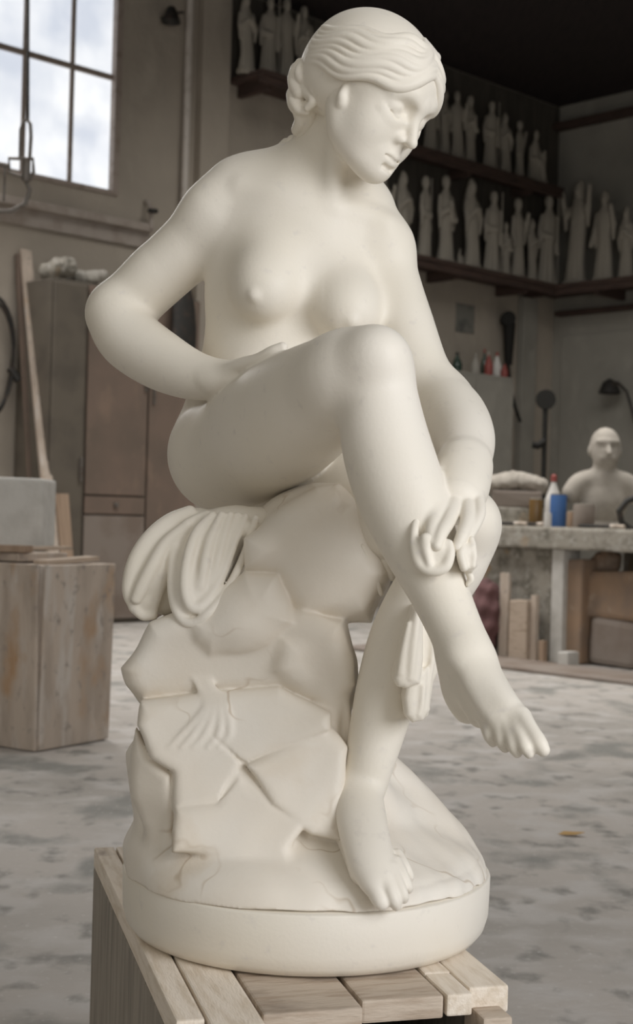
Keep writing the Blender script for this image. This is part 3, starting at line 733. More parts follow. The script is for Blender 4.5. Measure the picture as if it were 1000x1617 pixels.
S.chain([((-u_(0.05), -u_(0.165), u_(0.685)), u_(0.02)), ((u_(0.05), -u_(0.165), u_(0.685)), u_(0.02))], 0.02)
S.mesh('head_and_shoulders', [(np.array((-0.42, -0.3, 0.0)), np.array((0.42, 0.3, hgt * 1.03)), 0.009)], M_cast, bu)
m = MB(); m.frustum_box((0, 0, 0), (0.24, 0.18), (0.20, 0.15), 0.05); m.build('base', M_cast, bu)
# cloth bundle, bottles, tins, tools
x = bench_x(812, 0.55); S = Sculpt()
w_ = 42 * bp(x, 0.55, 0)[1] / FPX
M_bund = M_cast
q = bp(x, 0.55, BT)
o = empty('plaster_bundle', q); o.rotation_euler[2] = 0; tag(o, 'pale plaster slab bundle stacked on the left end of the workbench', 'plaster bundle')
S.chain([((-w_, 0, 0.30), 0.06), ((-0.05, 0, 0.33), 0.075), ((0.03, 0, 0.34), 0.07), ((w_, 0, 0.30), 0.055)], 0.02)
f = noise_fn(0.006, 25, 8); S.add(lambda X, Y, Z: f(X, Y, Z), (-0.4, -0.2, 0.1), (0.4, 0.2, 0.5), 0.01, 'disp')
S.mesh('top_bundle', [(np.array((-0.4, -0.2, 0.18)), np.array((0.4, 0.2, 0.46)), 0.011)], M_bund, o)
m = MB(); m.box((0, 0, 0.065), (2 * w_ + 0.02, 0.26, 0.13), Matrix.Rotation(0.1, 3, 'Z'), 0.012, 0.01, 2); m.build('lower_block', M_slab, o)
m = MB(); m.box((0.01, 0, 0.195), (2 * w_ - 0.04, 0.22, 0.12), Matrix.Rotation(-0.08, 3, 'Z'), 0.012, 0.01, 6); m.build('middle_block', M_greylow, o)

def bottle(px, y, hpx, wpx, body_m, cap_m, label, cat='bottle', cone=0.35, name='bottle', zbase=None, Ybase=None, loc=None):
    if loc is None: x = bench_x(px, y); q = bp(x, y, BT)
    else: q = np.array(loc)
    sc = q[1] / FPX; H_ = hpx * sc; R_ = wpx * sc / 2
    o = empty(name, q); tag(o, label, cat)
    m = MB(); m.lathe([(R_ * 0.92, 0), (R_, 0.01), (R_, H_ * (0.80 - cone)), (R_ * 0.9, H_ * (0.85 - cone)), (R_ * 0.30, H_ * 0.82), (R_ * 0.28, H_ * 0.88)], (0, 0, 0), 20); m.build('body', body_m, o, True)
    m = MB(); m.lathe([(R_ * 0.36, H_ * 0.86), (R_ * 0.34, H_ * 0.97), (R_ * 0.15, H_)], (0, 0, 0), 16); m.build('cap', cap_m, o, True)
    return o
bottle(873, 0.60, 82, 27, M_white, M_red, 'white glue bottle with a red cap behind the blue tin', 'bottle', 0.30)
def tin(px, y, hpx, wpx, mm, label, cat='tin', name='paint_tin', lid=M_iron):
    x = bench_x(px, y); q = bp(x, y, BT); sc = q[1] / FPX; H_ = hpx * sc; R_ = wpx * sc / 2
    o = empty(name, q); tag(o, label, cat)
    m = MB(); m.lathe([(R_ * 0.97, 0), (R_, 0.006), (R_, H_ - 0.006), (R_ * 0.97, H_)], (0, 0, 0), 24); m.build('body', mm, o, True)
    m = MB(); m.lathe([(R_ * 0.9, H_), (R_ * 0.9, H_ + 0.008), (R_ * 0.6, H_ + 0.009)], (0, 0, 0), 24); m.build('lid', lid, o, True)
    return o
tin(881, 0.24, 50, 26, M_blue, 'blue tin on the workbench between the amber jar and the bust')
tin(846, 0.28, 42, 22, M_amber, 'amber jar left of the blue tin on the workbench', 'jar', 'glass_jar', M_rag)
tin(865, 0.12, 20, 12, M_white, 'tiny white pot at the front edge of the workbench', 'pot', 'small_pot', M_white)
tin(922, 0.16, 36, 34, M_greylow, 'dusty wide clay pot in front of the plaster bust', 'pot', 'clay_pot', M_slab)
tin(905, 0.22, 24, 20, M_terra, 'small brownish cup just right of the blue tin', 'cup', 'cup', M_slab)
for i, (px, y, L_, rz, lb) in enumerate(((800, 0.1, 0.34, 0.1, 'dark iron chisel lying at the left front of the workbench'), (842, 0.20, 0.24, -0.2, 'dark iron rasp lying below the amber jar'), (950, 0.10, 0.36, 0.05, 'dark iron bar lying in front of the plaster bust'))):
    x = bench_x(px, y); q = bp(x, y, BT + 0.014); o = empty('chisel', q, angB + rz); tag(o, lb, 'tool', 'tools on the workbench')
    m = MB(); m.tube([(-L_ / 2, 0, 0), (L_ * 0.2, 0, 0)], 0.012, 8); m.build('blade', M_dark, o, True)
    m = MB(); m.tube([(L_ * 0.2, 0, 0.001), (L_ * 0.5, 0, 0.001)], 0.0145, 10); m.build('handle', M_oldwood, o, True)
x = bench_x(996, 0.2); q = bp(x, 0.2, BT)
o = empty('iron_bracket', q); tag(o, 'dark curved iron tool standing on the workbench at the right frame edge', 'tool')
m = MB(); m.tube([(0, 0, 0.0), (-0.06, 0, 0.04), (-0.08, 0, 0.12), (-0.03, 0, 0.19), (0.06, 0, 0.23)], 0.022, 10); m.build('arm', M_dark, o, True)
m = MB(); m.lathe([(0.06, 0), (0.06, 0.015), (0.02, 0.02)], (0, 0, 0), 20); m.build('base', M_dark, o, True)

# things under and in front of the bench
def box_at(px0, px1, py_top, py_base, y0, y1, mm, name, label, cat, bev=0.02, jit=0.008, seed=0, smooth=False):
    xa, xb = bench_x(px0, y0), bench_x(px1, y0); q = bp((xa + xb) / 2, y0, 0)
    zt_ = W((px0 + px1) / 2, py_top, q[1])[2]; z0_ = 0 if py_base is None else max(0, W((px0 + px1) / 2, py_base, q[1])[2])
    m = MB(); m.box(bp((xa + xb) / 2, (y0 + y1) / 2, (zt_ + z0_) / 2), (abs(xb - xa), y1 - y0, zt_ - z0_), Matrix.Rotation(angB, 3, 'Z'), bev, jit, seed)
    return tag(rebase(m.build(name, mm, None, smooth), q, angB), label, cat)
box_at(894, 922, 884, None, 0.05, 0.35, M_terra, 'clay_block', 'tall orange brown clay block under the workbench beside its leg', 'clay block', 0.02)
box_at(932, 1010, 980, None, 0.10, 0.50, M_greylow, 'stone_lump', 'pinkish stone block on the floor under the right half of the workbench', 'stone block', 0.04, 0.02, 5)
box_at(926, 1012, 903, 978, 0.14, 0.50, M_terra, 'clay_slab', 'orange clay slab stacked on the pinkish stone block', 'clay block', 0.04, 0.02, 7)
xq = bench_x(957, 0.3); q = bp(xq, 0.3, 0); zc = W(957, 888, q[1])[2]
lump('clay_lump', (q[0], q[1], zc), [((-0.06, 0, -0.01), 0.055), ((0, 0, 0.0), 0.075), ((0.05, 0, 0.0), 0.075)], 0, M_terra, 'rounded clay lump lying on top of the orange clay slab', 'clay lump', 9)
box_at(792, 806, 905, None, -0.10, -0.07, M_oldwood, 'board_offcut', 'narrow upright board leaning at the left front of the workbench', 'board', 0.004, 0.002)
box_at(808, 836, 948, None, -0.14, -0.03, M_palewood, 'wooden_post', 'upright pale timber block before the speckled bench panel', 'timber block', 0.008, 0.004, 3)
box_at(842, 850, 940, None, -0.10, -0.06, M_oldwood, 'board_offcut', 'thin upright board just right of the pale timber block', 'board', 0.003, 0.002)
box_at(856, 864, 1012, None, -0.12, -0.08, M_plank, 'wood_stub', 'small ochre wood stub beside the bench leg', 'wood stub', 0.003, 0.002)
box_at(886, 903, 1030, None, -0.22, -0.10, M_block, 'stone_chip', 'small pale stone chip on the floor at the bench corner', 'stone chip', 0.01, 0.006)
xq = bench_x(770, -0.12); q = bp(xq, -0.12, 0)
lump('cloth_sack', (q[0], q[1], 0.0), [((-0.03, 0, 0.14), 0.13), ((0, 0, 0.32), 0.12), ((0.01, 0, 0.46), 0.09), ((0.0, 0, 0.52), 0.05)], 0, M_wine, 'wine red cloth sack on the floor behind the raised shin', 'sack', 2)
# raised step in the floor before the bench
s_ = fl(760, 1068)
m = MB(); m.box((P0 - f_ * 0.42 + e_ * 0.3 + np.array((0, 0, 0.012))), (3.6, 0.5, 0.024), Matrix.Rotation(angB, 3, 'Z'), 0.008); struct(m.build('trim_7', M_greylow))

# ---- things along the left wall in the right background
cdp = 0.6
sa, _ = Ls(690, 650, cdp); sb, _ = Ls(812, 650, cdp); _, zt2 = Ls(750, 588, cdp)
m = empty('grey_cupboard', LP((sa + sb) / 2, 0, 0.3)); m.rotation_euler[2] = FACE_L + math.pi; tag(m, 'dark grey cupboard against the wall behind the raised arm', 'cupboard'); gc = m
b = MB(); b.box((0, 0, zt2 / 2), (sb - sa, 0.56, zt2), None, 0.01); b.build('body', M_wall2, gc)
for k in (-1, 1):
    b = MB(); b.box((k * (sb - sa) / 4, 0.29, zt2 / 2), ((sb - sa) / 2 - 0.04, 0.025, zt2 - 0.1), None, 0.006); d_ = b.build('door', M_wall2, gc)
    b = MB(); b.box((k * 0.07, 0.315, zt2 * 0.55), (0.02, 0.03, 0.14), None, 0.004); b.build('handle', M_iron, d_)
def on_cup(px, off=0.35): s, _ = Ls(px, 580, off); return LP(s, zt2, off)
bottle(0, 0, 34, 16, M_green, M_dark, 'dark green bottle at the left end of the grey cupboard top', loc=on_cup(722))
bottle(0, 0, 36, 15, M_rag, M_rag, 'pale bottle second from the left on the grey cupboard', loc=on_cup(751))
bottle(0, 0, 48, 11, M_green, M_red, 'slim dark bottle with a red top on the grey cupboard', loc=on_cup(765, 0.2))
bottle(0, 0, 38, 14, M_red, M_rag, 'dark red bottle among those on the grey cupboard', loc=on_cup(772, 0.48))
bottle(0, 0, 42, 16, M_white, M_red, 'milky white bottle with a red lid on the grey cupboard', loc=on_cup(785, 0.35))
tinq = on_cup(797, 0.45)
bottle(0, 0, 26, 12, M_red, M_dark, 'short red bottle at the right end of the grey cupboard', loc=tinq)
s, z = Ls(735, 503, 0.01); m = MB(); lbox(m, s - 0.16, s + 0.16, z - 0.16, z + 0.16, 0.0, 0.012, 0.002)
tag(rebase(m.build('notice_sheet', M_paper), LP(s, z), A_L), 'faded grey sheet pinned on the wall right of the raised arm', 'notice')
s, z = Ls(802, 530, 0.12)
o = empty('angle_grinder', LP(s, z, 0.14)); tag(o, 'dark power tool hanging on the wall above the grey cupboard', 'power tool')
m = MB(); m.tube([(0, 0, -0.34), (0, 0, -0.1), (0, 0, 0.14), (0.0, 0, 0.19)], [0.045, 0.06, 0.075, 0.05], 14); m.build('motor', M_black, o, True)
m = MB(); m.tube([(-0.02, -0.08, 0.19), (-0.02, 0.08, 0.19)], 0.085, 18); m.build('head', M_black, o, True)
m = MB(); m.tube([(0, 0, -0.34), (0.03, 0, -0.6), (0.10, 0.0, -0.85), (0.16, 0, -1.0)], 0.02, 8); m.build('lead', M_black, o, True)
# round headed lamp on a stand behind the bench
Yl = 11.6; c = W(861, 631, Yl); bs_ = np.array((W(860, 700, Yl)[0], Yl, 0))
o = empty('standing_lamp', bs_); tag(o, 'dark round headed lamp on a thin stand behind the workbench', 'lamp')
c = c - bs_; rr_ = 16 * Yl / FPX
m = MB(); m.tube([(0, 0, 0.02), (0, 0, c[2] - rr_ * 0.8)], 0.022, 10); m.build('pole', M_black, o, True)
m = MB(); m.lathe([(0.16, 0), (0.16, 0.02), (0.03, 0.04)], (0, 0, 0), 24); m.build('base', M_dark, o, True)
m = MB(); m.tube([(0, -0.03, c[2]), (0, -0.005, c[2]), (0, 0.04, c[2]), (0, 0.08, c[2])], [rr_ * 0.97, rr_, rr_ * 0.8, rr_ * 0.4], 24); m.build('lamp_head', M_black, o, True)
m = MB(); m.tube([(0, 0, c[2] - 0.34), (-0.06, -0.02, c[2] - 0.38), (-0.10, -0.02, c[2] - 0.37)], 0.03, 10); m.build('clamp', M_black, o, True)
# flexible arm lamp on the back wall
s, z = Bs(963, 612, 0.2)
o = empty('flexible_lamp', BP(s, z, 0.2)); tag(o, 'dark lamp on a curved arm on the back wall above the bust', 'lamp')
def bo(px, py, of=0.15): a, b = Bs(px, py, of); return BP(a, b, of) - BP(s, z, 0.2)
m = MB(); m.lathe([(0.02, 0.10), (0.08, 0.06), (0.13, -0.06), (0.12, -0.07), (0.02, 0.0)], (0, 0, 0), 20); m.build('lamp_shade', M_dark, o, True)
m = MB(); m.tube([bo(963, 606), bo(976, 604), bo(990, 618), bo(998, 645), bo(1006, 680)], 0.016, 8); m.build('arm', M_dark, o, True)
m = MB(); m.tube([bo(885, 624, 0.05), bo(915, 630, 0.05), bo(932, 645, 0.05), bo(936, 668, 0.05)], 0.016, 8)
tag(m.build('wall_cable', M_dark, None, True), 'dark cable drooping on the back wall left of the curved arm lamp', 'cable')

# ---- dry leaf on the floor
q = fl(902, 1320); bm_ = MB()
m = MB(); pts = [(-0.04, 0, 0.004), (-0.02, 0.016, 0.010), (0.012, 0.018, 0.007), (0.045, 0.0, 0.012), (0.015, -0.016, 0.008), (-0.018, -0.014, 0.006)]
m.quadprism(pts, 0.0015, (0, 0, 1)); o = m.build('dry_leaf', M_leaf); o.location = q; tag(o, 'small ochre dry leaf on the floor right of the statue', 'leaf')

# ---- wooden stand under the statue
ZS = 0.48
def top(px, py):
    d = W(px, py, 1.0) - np.array((0, 0, 1.0)); return np.array((0, 0, 1.0)) + d * ((1.0 - ZS) / -d[2])
a = top(228, 1506); b = top(275, 1601); dirv = (a - b) / np.linalg.norm(a - b)
yv = np.array((-0.262, 0.965, 0.0)); yv /= np.linalg.norm(yv); xv = np.array((yv[1], -yv[0], 0))
ST_ANG = math.atan2(xv[1], xv[0])
org = np.array((a[0], a[1], 0.0))          # a point on the left top edge
def sl(p): d = p - org; return float(d @ xv), float(d @ yv)
xr = sl(top(760, 1528))[0]; yf = sl(top(600, 1572))[1]; yb = sl(top(150, 1338))[1]
SX = org + xv * xr / 2 + yv * (yf + yb) / 2
sd = empty('wooden_stand', (SX[0], SX[1], 0)); sd.rotation_euler[2] = ST_ANG
tag(sd, 'heavy wooden packing stand of thick boards carrying the marble statue', 'stand')
LX, LY = xr, yb - yf
def sbox(x0, x1, y0, y1, z0, z1, mm, nm, bev=0.003, label=None, rot=None):
    m = MB(); m.box((0, 0, 0), (x1 - x0, y1 - y0, z1 - z0), rot, bev)
    for v in m.bm.verts: v.co += Vector(((x0 + x1) / 2 - LX / 2, (y0 + y1) / 2 - (yf + yb) / 2, (z0 + z1) / 2))
    o = m.build(nm, mm, sd)
    if label: o['label'] = label
    return o
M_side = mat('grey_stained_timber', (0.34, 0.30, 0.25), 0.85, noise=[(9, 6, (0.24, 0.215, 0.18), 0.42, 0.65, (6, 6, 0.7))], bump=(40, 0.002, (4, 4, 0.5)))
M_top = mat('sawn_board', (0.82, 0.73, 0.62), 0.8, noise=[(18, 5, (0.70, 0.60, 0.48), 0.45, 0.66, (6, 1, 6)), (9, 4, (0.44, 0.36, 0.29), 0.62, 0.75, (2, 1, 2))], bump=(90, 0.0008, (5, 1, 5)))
M_topx = mat('cross_sawn_board', (0.55, 0.46, 0.37), 0.8, noise=[(18, 5, (0.42, 0.33, 0.25), 0.45, 0.66, (1, 6, 6)), (7, 4, (0.29, 0.23, 0.18), 0.58, 0.72, (1, 2, 2))], bump=(90, 0.001, (1, 5, 5)))
# side walls of the box
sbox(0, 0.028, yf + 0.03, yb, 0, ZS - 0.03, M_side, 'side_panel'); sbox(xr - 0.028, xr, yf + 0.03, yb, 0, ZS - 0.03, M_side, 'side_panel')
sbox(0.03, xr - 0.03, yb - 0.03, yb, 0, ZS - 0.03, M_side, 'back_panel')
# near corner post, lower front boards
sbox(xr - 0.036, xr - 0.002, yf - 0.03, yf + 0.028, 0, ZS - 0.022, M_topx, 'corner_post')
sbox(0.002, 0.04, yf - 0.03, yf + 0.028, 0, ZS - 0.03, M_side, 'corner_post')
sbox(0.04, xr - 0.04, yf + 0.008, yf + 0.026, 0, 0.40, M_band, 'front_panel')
# top boards: two run front to back on the left, the others run across
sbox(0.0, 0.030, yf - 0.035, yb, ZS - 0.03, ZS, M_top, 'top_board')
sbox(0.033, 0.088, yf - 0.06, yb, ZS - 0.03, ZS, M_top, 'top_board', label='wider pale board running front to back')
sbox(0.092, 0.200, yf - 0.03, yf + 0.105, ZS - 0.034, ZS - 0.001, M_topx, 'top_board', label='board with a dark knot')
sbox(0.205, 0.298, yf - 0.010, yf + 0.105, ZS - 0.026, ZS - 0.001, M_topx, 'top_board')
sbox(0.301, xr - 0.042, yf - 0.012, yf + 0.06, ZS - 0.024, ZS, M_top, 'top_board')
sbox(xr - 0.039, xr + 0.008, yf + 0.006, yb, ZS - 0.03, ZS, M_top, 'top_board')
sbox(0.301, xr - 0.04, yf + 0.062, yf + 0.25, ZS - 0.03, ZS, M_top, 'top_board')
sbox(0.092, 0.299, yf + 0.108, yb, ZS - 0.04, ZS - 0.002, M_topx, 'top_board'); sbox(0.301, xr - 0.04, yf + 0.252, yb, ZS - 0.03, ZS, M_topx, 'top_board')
# ================================================================== the marble statue
M_marble = mat('white_marble', (0.81, 0.755, 0.655), 0.5, sss=0.0, spec=0.25,
               noise=[(5, 4, (0.84, 0.79, 0.71), 0.4, 0.7, (1, 1, 1)), (60, 3, (0.74, 0.69, 0.62), 0.62, 0.8, (1, 1, 1))], bump=(220, 0.0002))
M_rock = mat('veined_marble', (0.80, 0.735, 0.64), 0.5, sss=0.0, spec=0.3,
             noise=[(7, 5, (0.83, 0.78, 0.70), 0.4, 0.65, (1, 1, 1)), (9, 5, (0.74, 0.65, 0.53), 0.6, 0.8, (1, 1, 1))],
             bump=(140, 0.0003), extra=crack(7.0, 0.012, (0.50, 0.40, 0.29), (3.1, 0.7, 0.2)))

def B(px, py, Y, r): return (W(px, py, Y), r * Y / FPX)
def C(*rows): return [B(*r) for r in rows]

# --- head frame: R towards the figure's right, Fw forward, U up
HR = np.array([-0.54020342, -0.83649479, 0.09196046]); HF = np.array([0.69711283, -0.50602832, -0.50790653]); HU = np.array([0.47139577, -0.21026603, 0.85648948])
HO = W(574.5, 166.5, 1.86); HS = 0.929
HB = np.array((HR, HF, HU))
def H(a, b, c): return HO + HS * (a * HR + b * HF + c * HU)
def hb(S, c, r, k, mode='add'):
    return S.ball(H(*c), tuple(np.array(r) * HS) if not np.isscalar(r) else r * HS, k, mode, HB)
def hc(S, rows, k, mode='add', **kw):
    return S.chain([(H(a, b, c), r * HS) for a, b, c, r in rows], k, mode, **kw)

body = Sculpt(); rarm = Sculpt(); larm = Sculpt(); rleg = Sculpt(); lleg = Sculpt()
# torso
body.chain(C((398, 700, 1.99, 122), (428, 610, 1.97, 118), (448, 530, 1.95, 124), (458, 450, 1.94, 134), (466, 380, 1.94, 122), (480, 325, 1.94, 92)), 0.03, n=(0.12, 1, 0.25), flat=0.66)
body.chain(C((395, 305, 1.955, 42), (362, 322, 1.95, 46), (340, 343, 1.95, 50)), 0.045)
body.chain(C((540, 325, 1.95, 40), (580, 358, 1.94, 44), (604, 392, 1.93, 46)), 0.045)
# neck and trapezius
body.chain(C((500, 320, 1.96, 62), (512, 270, 1.935, 55), (535, 215, 1.91, 56), (548, 175, 1.90, 58)), 0.03)
body.chain(C((500, 255, 1.97, 40), (445, 280, 1.97, 34), (380, 298, 1.965, 40)), 0.05)
body.chain(C((525, 270, 1.96, 36), (575, 322, 1.955, 38)), 0.04)
# sternomastoid and collar bones
body.chain(C((535, 190, 1.86, 14), (530, 255, 1.87, 13), (523, 318, 1.885, 10)), 0.02)
body.chain(C((508, 330, 1.885, 8), (450, 318, 1.89, 9), (385, 300, 1.91, 9)), 0.022)
body.chain(C((532, 333, 1.885, 8), (575, 338, 1.895, 8), (608, 352, 1.90, 8)), 0.022)
# breasts
for cx, cy, nx, ny, yy in ((424, 446, 401, 467, 1.862), (547, 482, 558, 508, 1.862)):
    r = (56 if cx < 500 else 50) * yy / FPX
    body.ball(W(cx, cy - 8, yy + 0.012), (r * 1.03, r * 0.84, r * 1.03), 0.036 if cx < 500 else 0.042)
    body.ball(W(cx - (6 if cx < 500 else -4), cy + 12, yy - 0.004), 45 * yy / FPX, 0.028)
body.ball(W(402, 467, 1.8275), 0.0068, 0.009)
body.ball(W(556, 507, 1.829), 0.0064, 0.009)
# belly
body.ball(W(445, 600, 1.93), (0.095, 0.075, 0.085), 0.03)
# right arm (viewer's left), akimbo
body.chain(C((340, 342, 1.95, 53), (303, 386, 1.965, 51), (254, 431, 1.98, 49), (215, 468, 1.99, 47), (192, 492, 1.99, 50)), 0.02)
rarm.chain(C((252, 430, 1.98, 48), (215, 468, 1.99, 46), (190, 492, 1.99, 48)), 0.01)
rarm.chain(C((186, 496, 1.985, 50), (204, 533, 1.965, 49), (250, 567, 1.93, 46), (300, 591, 1.89, 38), (345, 600, 1.86, 30)), 0.014)
# right hand resting on the thigh
hn = (0.35, -0.55, 0.75)
rarm.chain(C((345, 600, 1.86, 31), (372, 594, 1.845, 31), (398, 586, 1.83, 26)), 0.012, n=hn, flat=0.62)
rarm.chain(C((352, 590, 1.845, 16), (384, 577, 1.815, 13), (408, 568, 1.795, 10.5), (430, 556, 1.782, 10), (446, 549, 1.778, 9)), 0.005)
rarm.chain(C((392, 584, 1.815, 13), (420, 576, 1.79, 10), (440, 566, 1.775, 9.5), (456, 560, 1.768, 8.5)), 0.0035)
rarm.chain(C((396, 594, 1.80, 12), (428, 590, 1.765, 10), (452, 584, 1.755, 9), (470, 584, 1.752, 8)), 0.0035)
rarm.chain(C((392, 604, 1.79, 11), (424, 604, 1.752, 9), (446, 604, 1.745, 8)), 0.0035)
rarm.chain(C((385, 612, 1.785, 10), (412, 616, 1.75, 8.5), (430, 618, 1.742, 7.5)), 0.0035)
# left arm
body.chain(C((603, 388, 1.935, 47), (620, 445, 1.92, 42), (640, 520, 1.89, 46), (664, 590, 1.86, 46), (690, 634, 1.84, 48)), 0.02)
larm.chain(C((664, 590, 1.86, 45), (690, 634, 1.84, 47)), 0.01)
larm.chain(C((694, 634, 1.84, 50), (716, 662, 1.78, 53), (731, 692, 1.72, 49), (734, 722, 1.67, 42), (731, 748, 1.63, 38), (727, 772, 1.60, 33)), 0.02)
# left hand, palm down the shin, closed on the cloth
ln = (0.15, -0.95, -0.25)
larm.chain(C((731, 740, 1.64, 38), (727, 768, 1.608, 41), (724, 792, 1.575, 38)), 0.02, n=ln, flat=0.74)
larm.chain(C((704, 742, 1.61, 17), (689, 768, 1.575, 13.5), (678, 788, 1.550, 11), (669, 802, 1.54, 9.5)), 0.0035)
larm.chain(C((700, 785, 1.57, 16), (688, 815, 1.53, 13.5), (682, 838, 1.508, 11.5), (680, 858, 1.497, 10)), 0.0035)
larm.chain(C((718, 795, 1.562, 15), (708, 822, 1.525, 12.5), (697, 842, 1.503, 11), (690, 862, 1.492, 9)), 0.003)
larm.chain(C((738, 795, 1.565, 14), (738, 822, 1.530, 11.5), (730, 846, 1.508, 10.5), (722, 864, 1.502, 9)), 0.003)
larm.chain(C((754, 785, 1.575, 12), (757, 812, 1.545, 10), (744, 840, 1.520, 9), (732, 858, 1.510, 8)), 0.003)
# right thigh, lifted over the left knee
rleg.chain(C((362, 722, 1.95, 84), (400, 698, 1.885, 93), (450, 664, 1.79, 97), (505, 627, 1.70, 87), (548, 600, 1.642, 74), (588, 580, 1.606, 56)), 0.02)
rleg.ball(W(560, 600, 1.625), (0.05, 0.045, 0.045), 0.04)
rleg.ball(W(352, 715, 1.985), (0.075, 0.085, 0.078), 0.03)
# right lower leg
rleg.chain(C((590, 578, 1.602, 58), (598, 630, 1.60, 61), (608, 695, 1.59, 68), (631, 772, 1.575, 70), (660, 850, 1.555, 60), (692, 930, 1.535, 46), (718, 990, 1.515, 41), (737, 1036, 1.495, 42)), 0.014)
rleg.ball(W(598, 560, 1.578), 0.022, 0.03)
# right foot
rleg.chain(C((733, 1040, 1.497, 40), (733, 1085, 1.50, 34), (740, 1118, 1.50, 25)), 0.012)
rleg.chain(C((748, 1046, 1.485, 41), (770, 1090, 1.46, 42), (790, 1122, 1.44, 41), (804, 1142, 1.425, 34)), 0.014, n=(0.45, -0.55, 0.6), flat=0.60)
rleg.chain(C((766, 1070, 1.465, 26), (800, 1110, 1.43, 24), (824, 1136, 1.415, 20)), 0.012, n=(0.45, -0.55, 0.6), flat=0.7)
rleg.chain(C((742, 1090, 1.475, 26), (760, 1128, 1.455, 22)), 0.012)
for rows in (((822, 1132, 1.415, 17), (838, 1155, 1.395, 14.5), (850, 1172, 1.384, 14), (858, 1184, 1.38, 11)),
             ((806, 1134, 1.42, 13), (820, 1160, 1.394, 10.5), (829, 1179, 1.382, 10.5), (836, 1190, 1.382, 8)),
             ((791, 1132, 1.425, 13), (804, 1159, 1.402, 10.5), (811, 1178, 1.390, 10.5), (817, 1189, 1.390, 8)),
             ((777, 1129, 1.435, 13), (787, 1154, 1.413, 10.5), (793, 1171, 1.403, 10.5), (798, 1181, 1.403, 8)),
             ((762, 1124, 1.447, 14), (769, 1147, 1.428, 11), (774, 1162, 1.418, 10.5), (779, 1172, 1.418, 8))):
    rleg.chain(C(*rows), 0.005)
# left thigh and lower leg
lleg.chain(C((450, 760, 2.0, 84), (530, 790, 1.88, 84), (620, 815, 1.77, 76), (700, 828, 1.715, 62), (728, 832, 1.70, 58)), 0.03)
lleg.chain(C((730, 828, 1.70, 59), (712, 885, 1.70, 56), (672, 945, 1.71, 56), (638, 1010, 1.72, 53), (614, 1080, 1.72, 48), (598, 1145, 1.715, 43), (583, 1205, 1.71, 38), (572, 1245, 1.71, 35)), 0.014)
lleg.ball(W(740, 822, 1.67), 0.032, 0.02)
# left foot on the rock
lleg.chain(C((565, 1240, 1.712, 32), (540, 1262, 1.725, 29), (524, 1278, 1.732, 26)), 0.014)
lleg.chain(C((565, 1250, 1.695, 37), (572, 1300, 1.65, 38), (584, 1350, 1.61, 36), (598, 1385, 1.588, 34)), 0.012, n=(0, -0.6, 0.8), flat=0.7)
lleg.chain(C((540, 1282, 1.70, 27), (556, 1330, 1.66, 22), (574, 1378, 1.61, 22)), 0.012)
for rows in (((583, 1375, 1.595, 21), (592, 1400, 1.578, 17), (600, 1420, 1.568, 14), (603, 1426, 1.566, 12)),
             ((606, 1380, 1.585, 13), (616, 1404, 1.57, 11), (623, 1422, 1.565, 10), (626, 1430, 1.568, 8.5)),
             ((618, 1372, 1.59, 12), (628, 1394, 1.577, 10), (636, 1412, 1.571, 9.5), (638, 1419, 1.574, 8)),
             ((625, 1362, 1.60, 11), (636, 1382, 1.588, 9.5), (643, 1398, 1.584, 9), (645, 1404, 1.586, 7.5)),
             ((628, 1350, 1.615, 10), (640, 1368, 1.602, 8.5), (646, 1382, 1.60, 8), (647, 1386, 1.60, 7))):
    lleg.chain(C(*rows), 0.004)
body.group(rleg, 0.009).group(lleg, 0.006).group(rarm, 0.005).group(larm, 0.005)
# --- head
hb(body, (0, -0.008, 0.040), (0.074, 0.093, 0.078), 0.01)
hb(body, (0, 0.026, 0.030), (0.064, 0.066, 0.078), 0.02)
hb(body, (0, 0.036, -0.024), (0.052, 0.050, 0.050), 0.02)
for s in (-1, 1):
    hc(body, [(s * 0.047, 0.004, -0.026, 0.014), (s * 0.043, 0.020, -0.044, 0.016), (s * 0.026, 0.052, -0.059, 0.016), (0.0, 0.067, -0.064, 0.015)], 0.03)
    hb(body, (s * 0.034, 0.050, -0.018), (0.025, 0.027, 0.030), 0.02)
    hc(body, [(s * 0.007, 0.0870, 0.036, 0.006), (s * 0.026, 0.0835, 0.043, 0.006), (s * 0.047, 0.068, 0.037, 0.006)], 0.014)
    hb(body, (s * 0.030, 0.094, 0.0185), (0.020, 0.0165, 0.0115), 0.009, 'sub')
    hb(body, (s * 0.0165, 0.0895, 0.0175), (0.007, 0.008, 0.008), 0.007, 'sub')
    hb(body, (s * 0.0315, 0.0645, 0.0165), (0.0175, 0.0175, 0.0140), 0.003)
    hc(body, [(s * 0.0150, 0.0790, 0.0090, 0.0014), (s * 0.023, 0.0825, 0.0050, 0.0020), (s * 0.034, 0.0812, 0.0045, 0.0020), (s * 0.0465, 0.0705, 0.0115, 0.0014)], 0.0035, 'sub')
    hc(body, [(s * 0.015, 0.079, 0.004, 0.003), (s * 0.025, 0.0775, -0.001, 0.0040), (s * 0.036, 0.0745, -0.001, 0.0040), (s * 0.048, 0.066, 0.006, 0.003)], 0.009)
    hb(body, (s * 0.0105, 0.0885, -0.0165), (0.0066, 0.0090, 0.0068), 0.008)
    hc(body, [(s * 0.068, 0.010, 0.004, 0.004), (s * 0.069, 0.012, -0.006, 0.006), (s * 0.0645, 0.014, -0.014, 0.007)], 0.006)
hb(body, (0, 0.071, -0.068), (0.017, 0.015, 0.012), 0.014)
hc(body, [(0, 0.0835, 0.036, 0.0090), (0, 0.0890, 0.017, 0.0072), (0, 0.0985, -0.003, 0.0072), (0, 0.1045, -0.0135, 0.0078)], 0.009)
hc(body, [(0, 0.088, -0.022, 0.0045), (0, 0.085, -0.034, 0.006)], 0.008)
